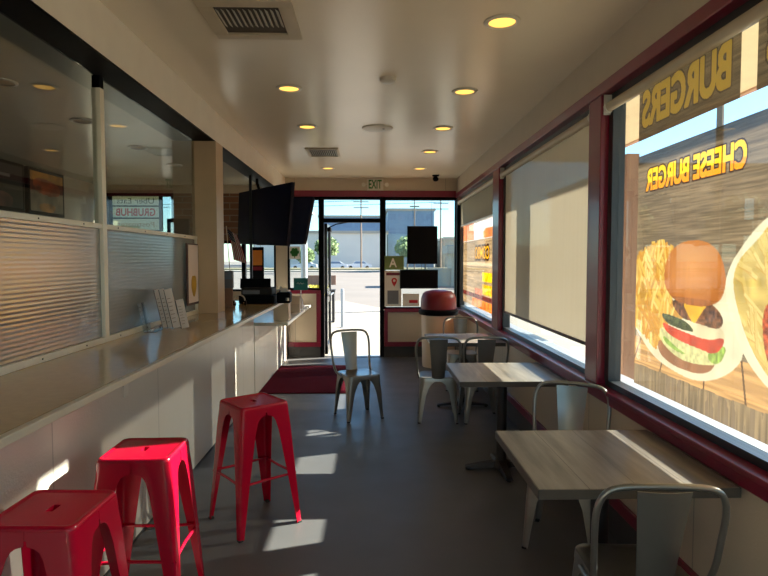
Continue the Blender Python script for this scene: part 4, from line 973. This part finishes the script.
tree(-2.05, 22.5, .85, .55, 'yellow flowering bush at the kerb by the door', 'yleaf', 260, trunk=.03)
tree(-.9, 12.6, 1.0, .01, 'x', n=1) if False else None
tree(16.2, 37.5, 5.2, 2.2, 'green tree beyond the patio posts')
tree(19.5, 30, 4.6, 2.0, 'green tree across the lot, behind the middle shade')
def pole(x, y, h, label, r=.14, arm=1.2):
    t = thing('utility_pole', label, 'pole', (x, y, -.16))
    MB().tube([(0, 0, 0), (0, 0, h)], [r, r*.7], 8).build('shaft', M['bark'], t)
    for k in range(2): MB().box((-arm, -.06, h-.5-k*.9), (arm, .06, h-.38-k*.9)).build('crossarm', M['bark'], t)
    m = MB()
    for k in range(4): m.tube([(-arm*.9+k*arm*.6, 0, h-.38), (-arm*.9+k*arm*.6+.01, -2, h-.45), (-arm*.9+k*arm*.6-40, 8, h-.9)], .010, 4)
    m.build('wires', M['wire'], t)
pole(-1.4, 92, 11.2, 'power pole standing in the open door view')
pole(11.2, 92, 11.0, 'power pole at the right of the entrance window')
pole(-.6+5.2, 60, 8.5, 'slim pole left of the large black sign', .07, .5)
pole(13.3, 22, 11.5, 'power pole with wires above the burger poster', .16, 1.4)
t = thing('bollard', 'slim steel bollard on the sidewalk in the doorway view', 'bollard', (-.66, 13.8, ZG))
MB().lathe([(0, 0), (.04, 0), (.04, .88), (.035, .92), (0, .93)], n=16, cap=False).build('shaft', M['galv'], t, 40)
MB().lathe([(0, 0), (.07, 0), (.07, .01), (0, .01)], n=16, cap=False).build('base_plate', M['galv'], t)
t = thing('light_pole', 'thick grey pole outside the window left of the door', 'pole', (-1.40, 12.4, ZG))
MB().tube([(0, 0, 0), (0, 0, 4.5)], [.075, .06], 12).build('shaft', M['galv'], t, 40)
MB().lathe([(0, 0), (.14, 0), (.14, .25), (.08, .3), (0, .3)], n=16, cap=False).build('base', M['concrete'], t)
t = thing('street_bench', 'brown bench outside the window left of the door', 'bench', (-1.45, 15.3, ZG))
MB().box((-.35, -.02, .95), (.55, .02, 1.2)).build('backrest', M['tan_wood'], t)
MB().box((-.35, -.45, .78), (.55, -.02, .84)).build('seat', M['rubber'], t)
for s in (-.3, .5):
    MB().box((s-.03, -.42, 0), (s+.03, .02, .8)).build('leg', M['rubber'], t)
def car(x, y, label, mat='car_w'):
    t = thing('parked_car', label, 'car', (x, y, -.16)); 
    side = [(-2.2, .35), (-2.2, .75), (-1.9, .85), (-1.1, .95), (-.6, 1.42), (.9, 1.42), (1.5, .98), (2.1, .88), (2.25, .6), (2.2, .35)]
    MB().prism([(a, -.85, b) for a, b in side], (0, 1.7, 0)).build('body', M[mat], t)
    MB().prism([(-.95, -.86, .98), (-.55, -.86, 1.34), (.85, -.86, 1.34), (1.3, -.86, .99)], (0, .01, 0)).build('side_window', M['bdark'], t)
    for a in (-1.4, 1.4):
        w_ = MB().lathe([(0, -.1), (.28, -.1), (.32, -.06), (.32, .06), (.28, .1), (0, .1)], n=20, cap=False, M=Matrix.Translation((a, -.78, .32)) @ RX).build('wheel', M['rubber'], t)
car(-6.0, 98, 'white car parked before the warehouse, left in the doorway')
car(-1.9, 100, 'white car parked before the warehouse, right in the doorway')
car(-11.2, 99, 'white car parked far left of the doorway view')
# outside along the side windows (+X)
t = thing('patio_canopy', 'cream board canopy over the patio outside the side windows', 'canopy', (2.6, 4, 3.2))
at(t, MB().box((1.565, -8, 3.22), (3.62, 9.7, 3.30)), 'ceiling_boards', M['canopy'])
at(t, MB().box((3.62, -8, 3.20), (3.68, 9.7, 3.42)), 'fascia', M['fascia'])
def patio_post(y, w, label, h=3.215, x=3.45, wx=None):
    t = thing('patio_post', label, 'post', (x, y, ZG)); wx = wx or w
    MB().box((-wx/2, -w/2, 0), (wx/2, w/2, h-ZG)).build('shaft', M['tan_wood'], t)
    MB().box((-wx/2-.03, -w/2-.03, 0), (wx/2+.03, w/2+.03, .12)).build('base', M['kerb'], t)
patio_post(5.84, .46, 'wide brown patio post left of the burger poster, its shadow on the beige shade', h=2.62, x=2.55, wx=.12)
patio_post(-2.0, .24, 'brown timber patio post behind the camera')
t = thing('kerb_block', 'long white wheel stop block on the patio edge', 'wheel stop', (5.2, 5.2, ZG))
MB().box((-.09, -1.6, 0), (.09, 1.6, .14), .02).build('block', M['white_alu'], t)
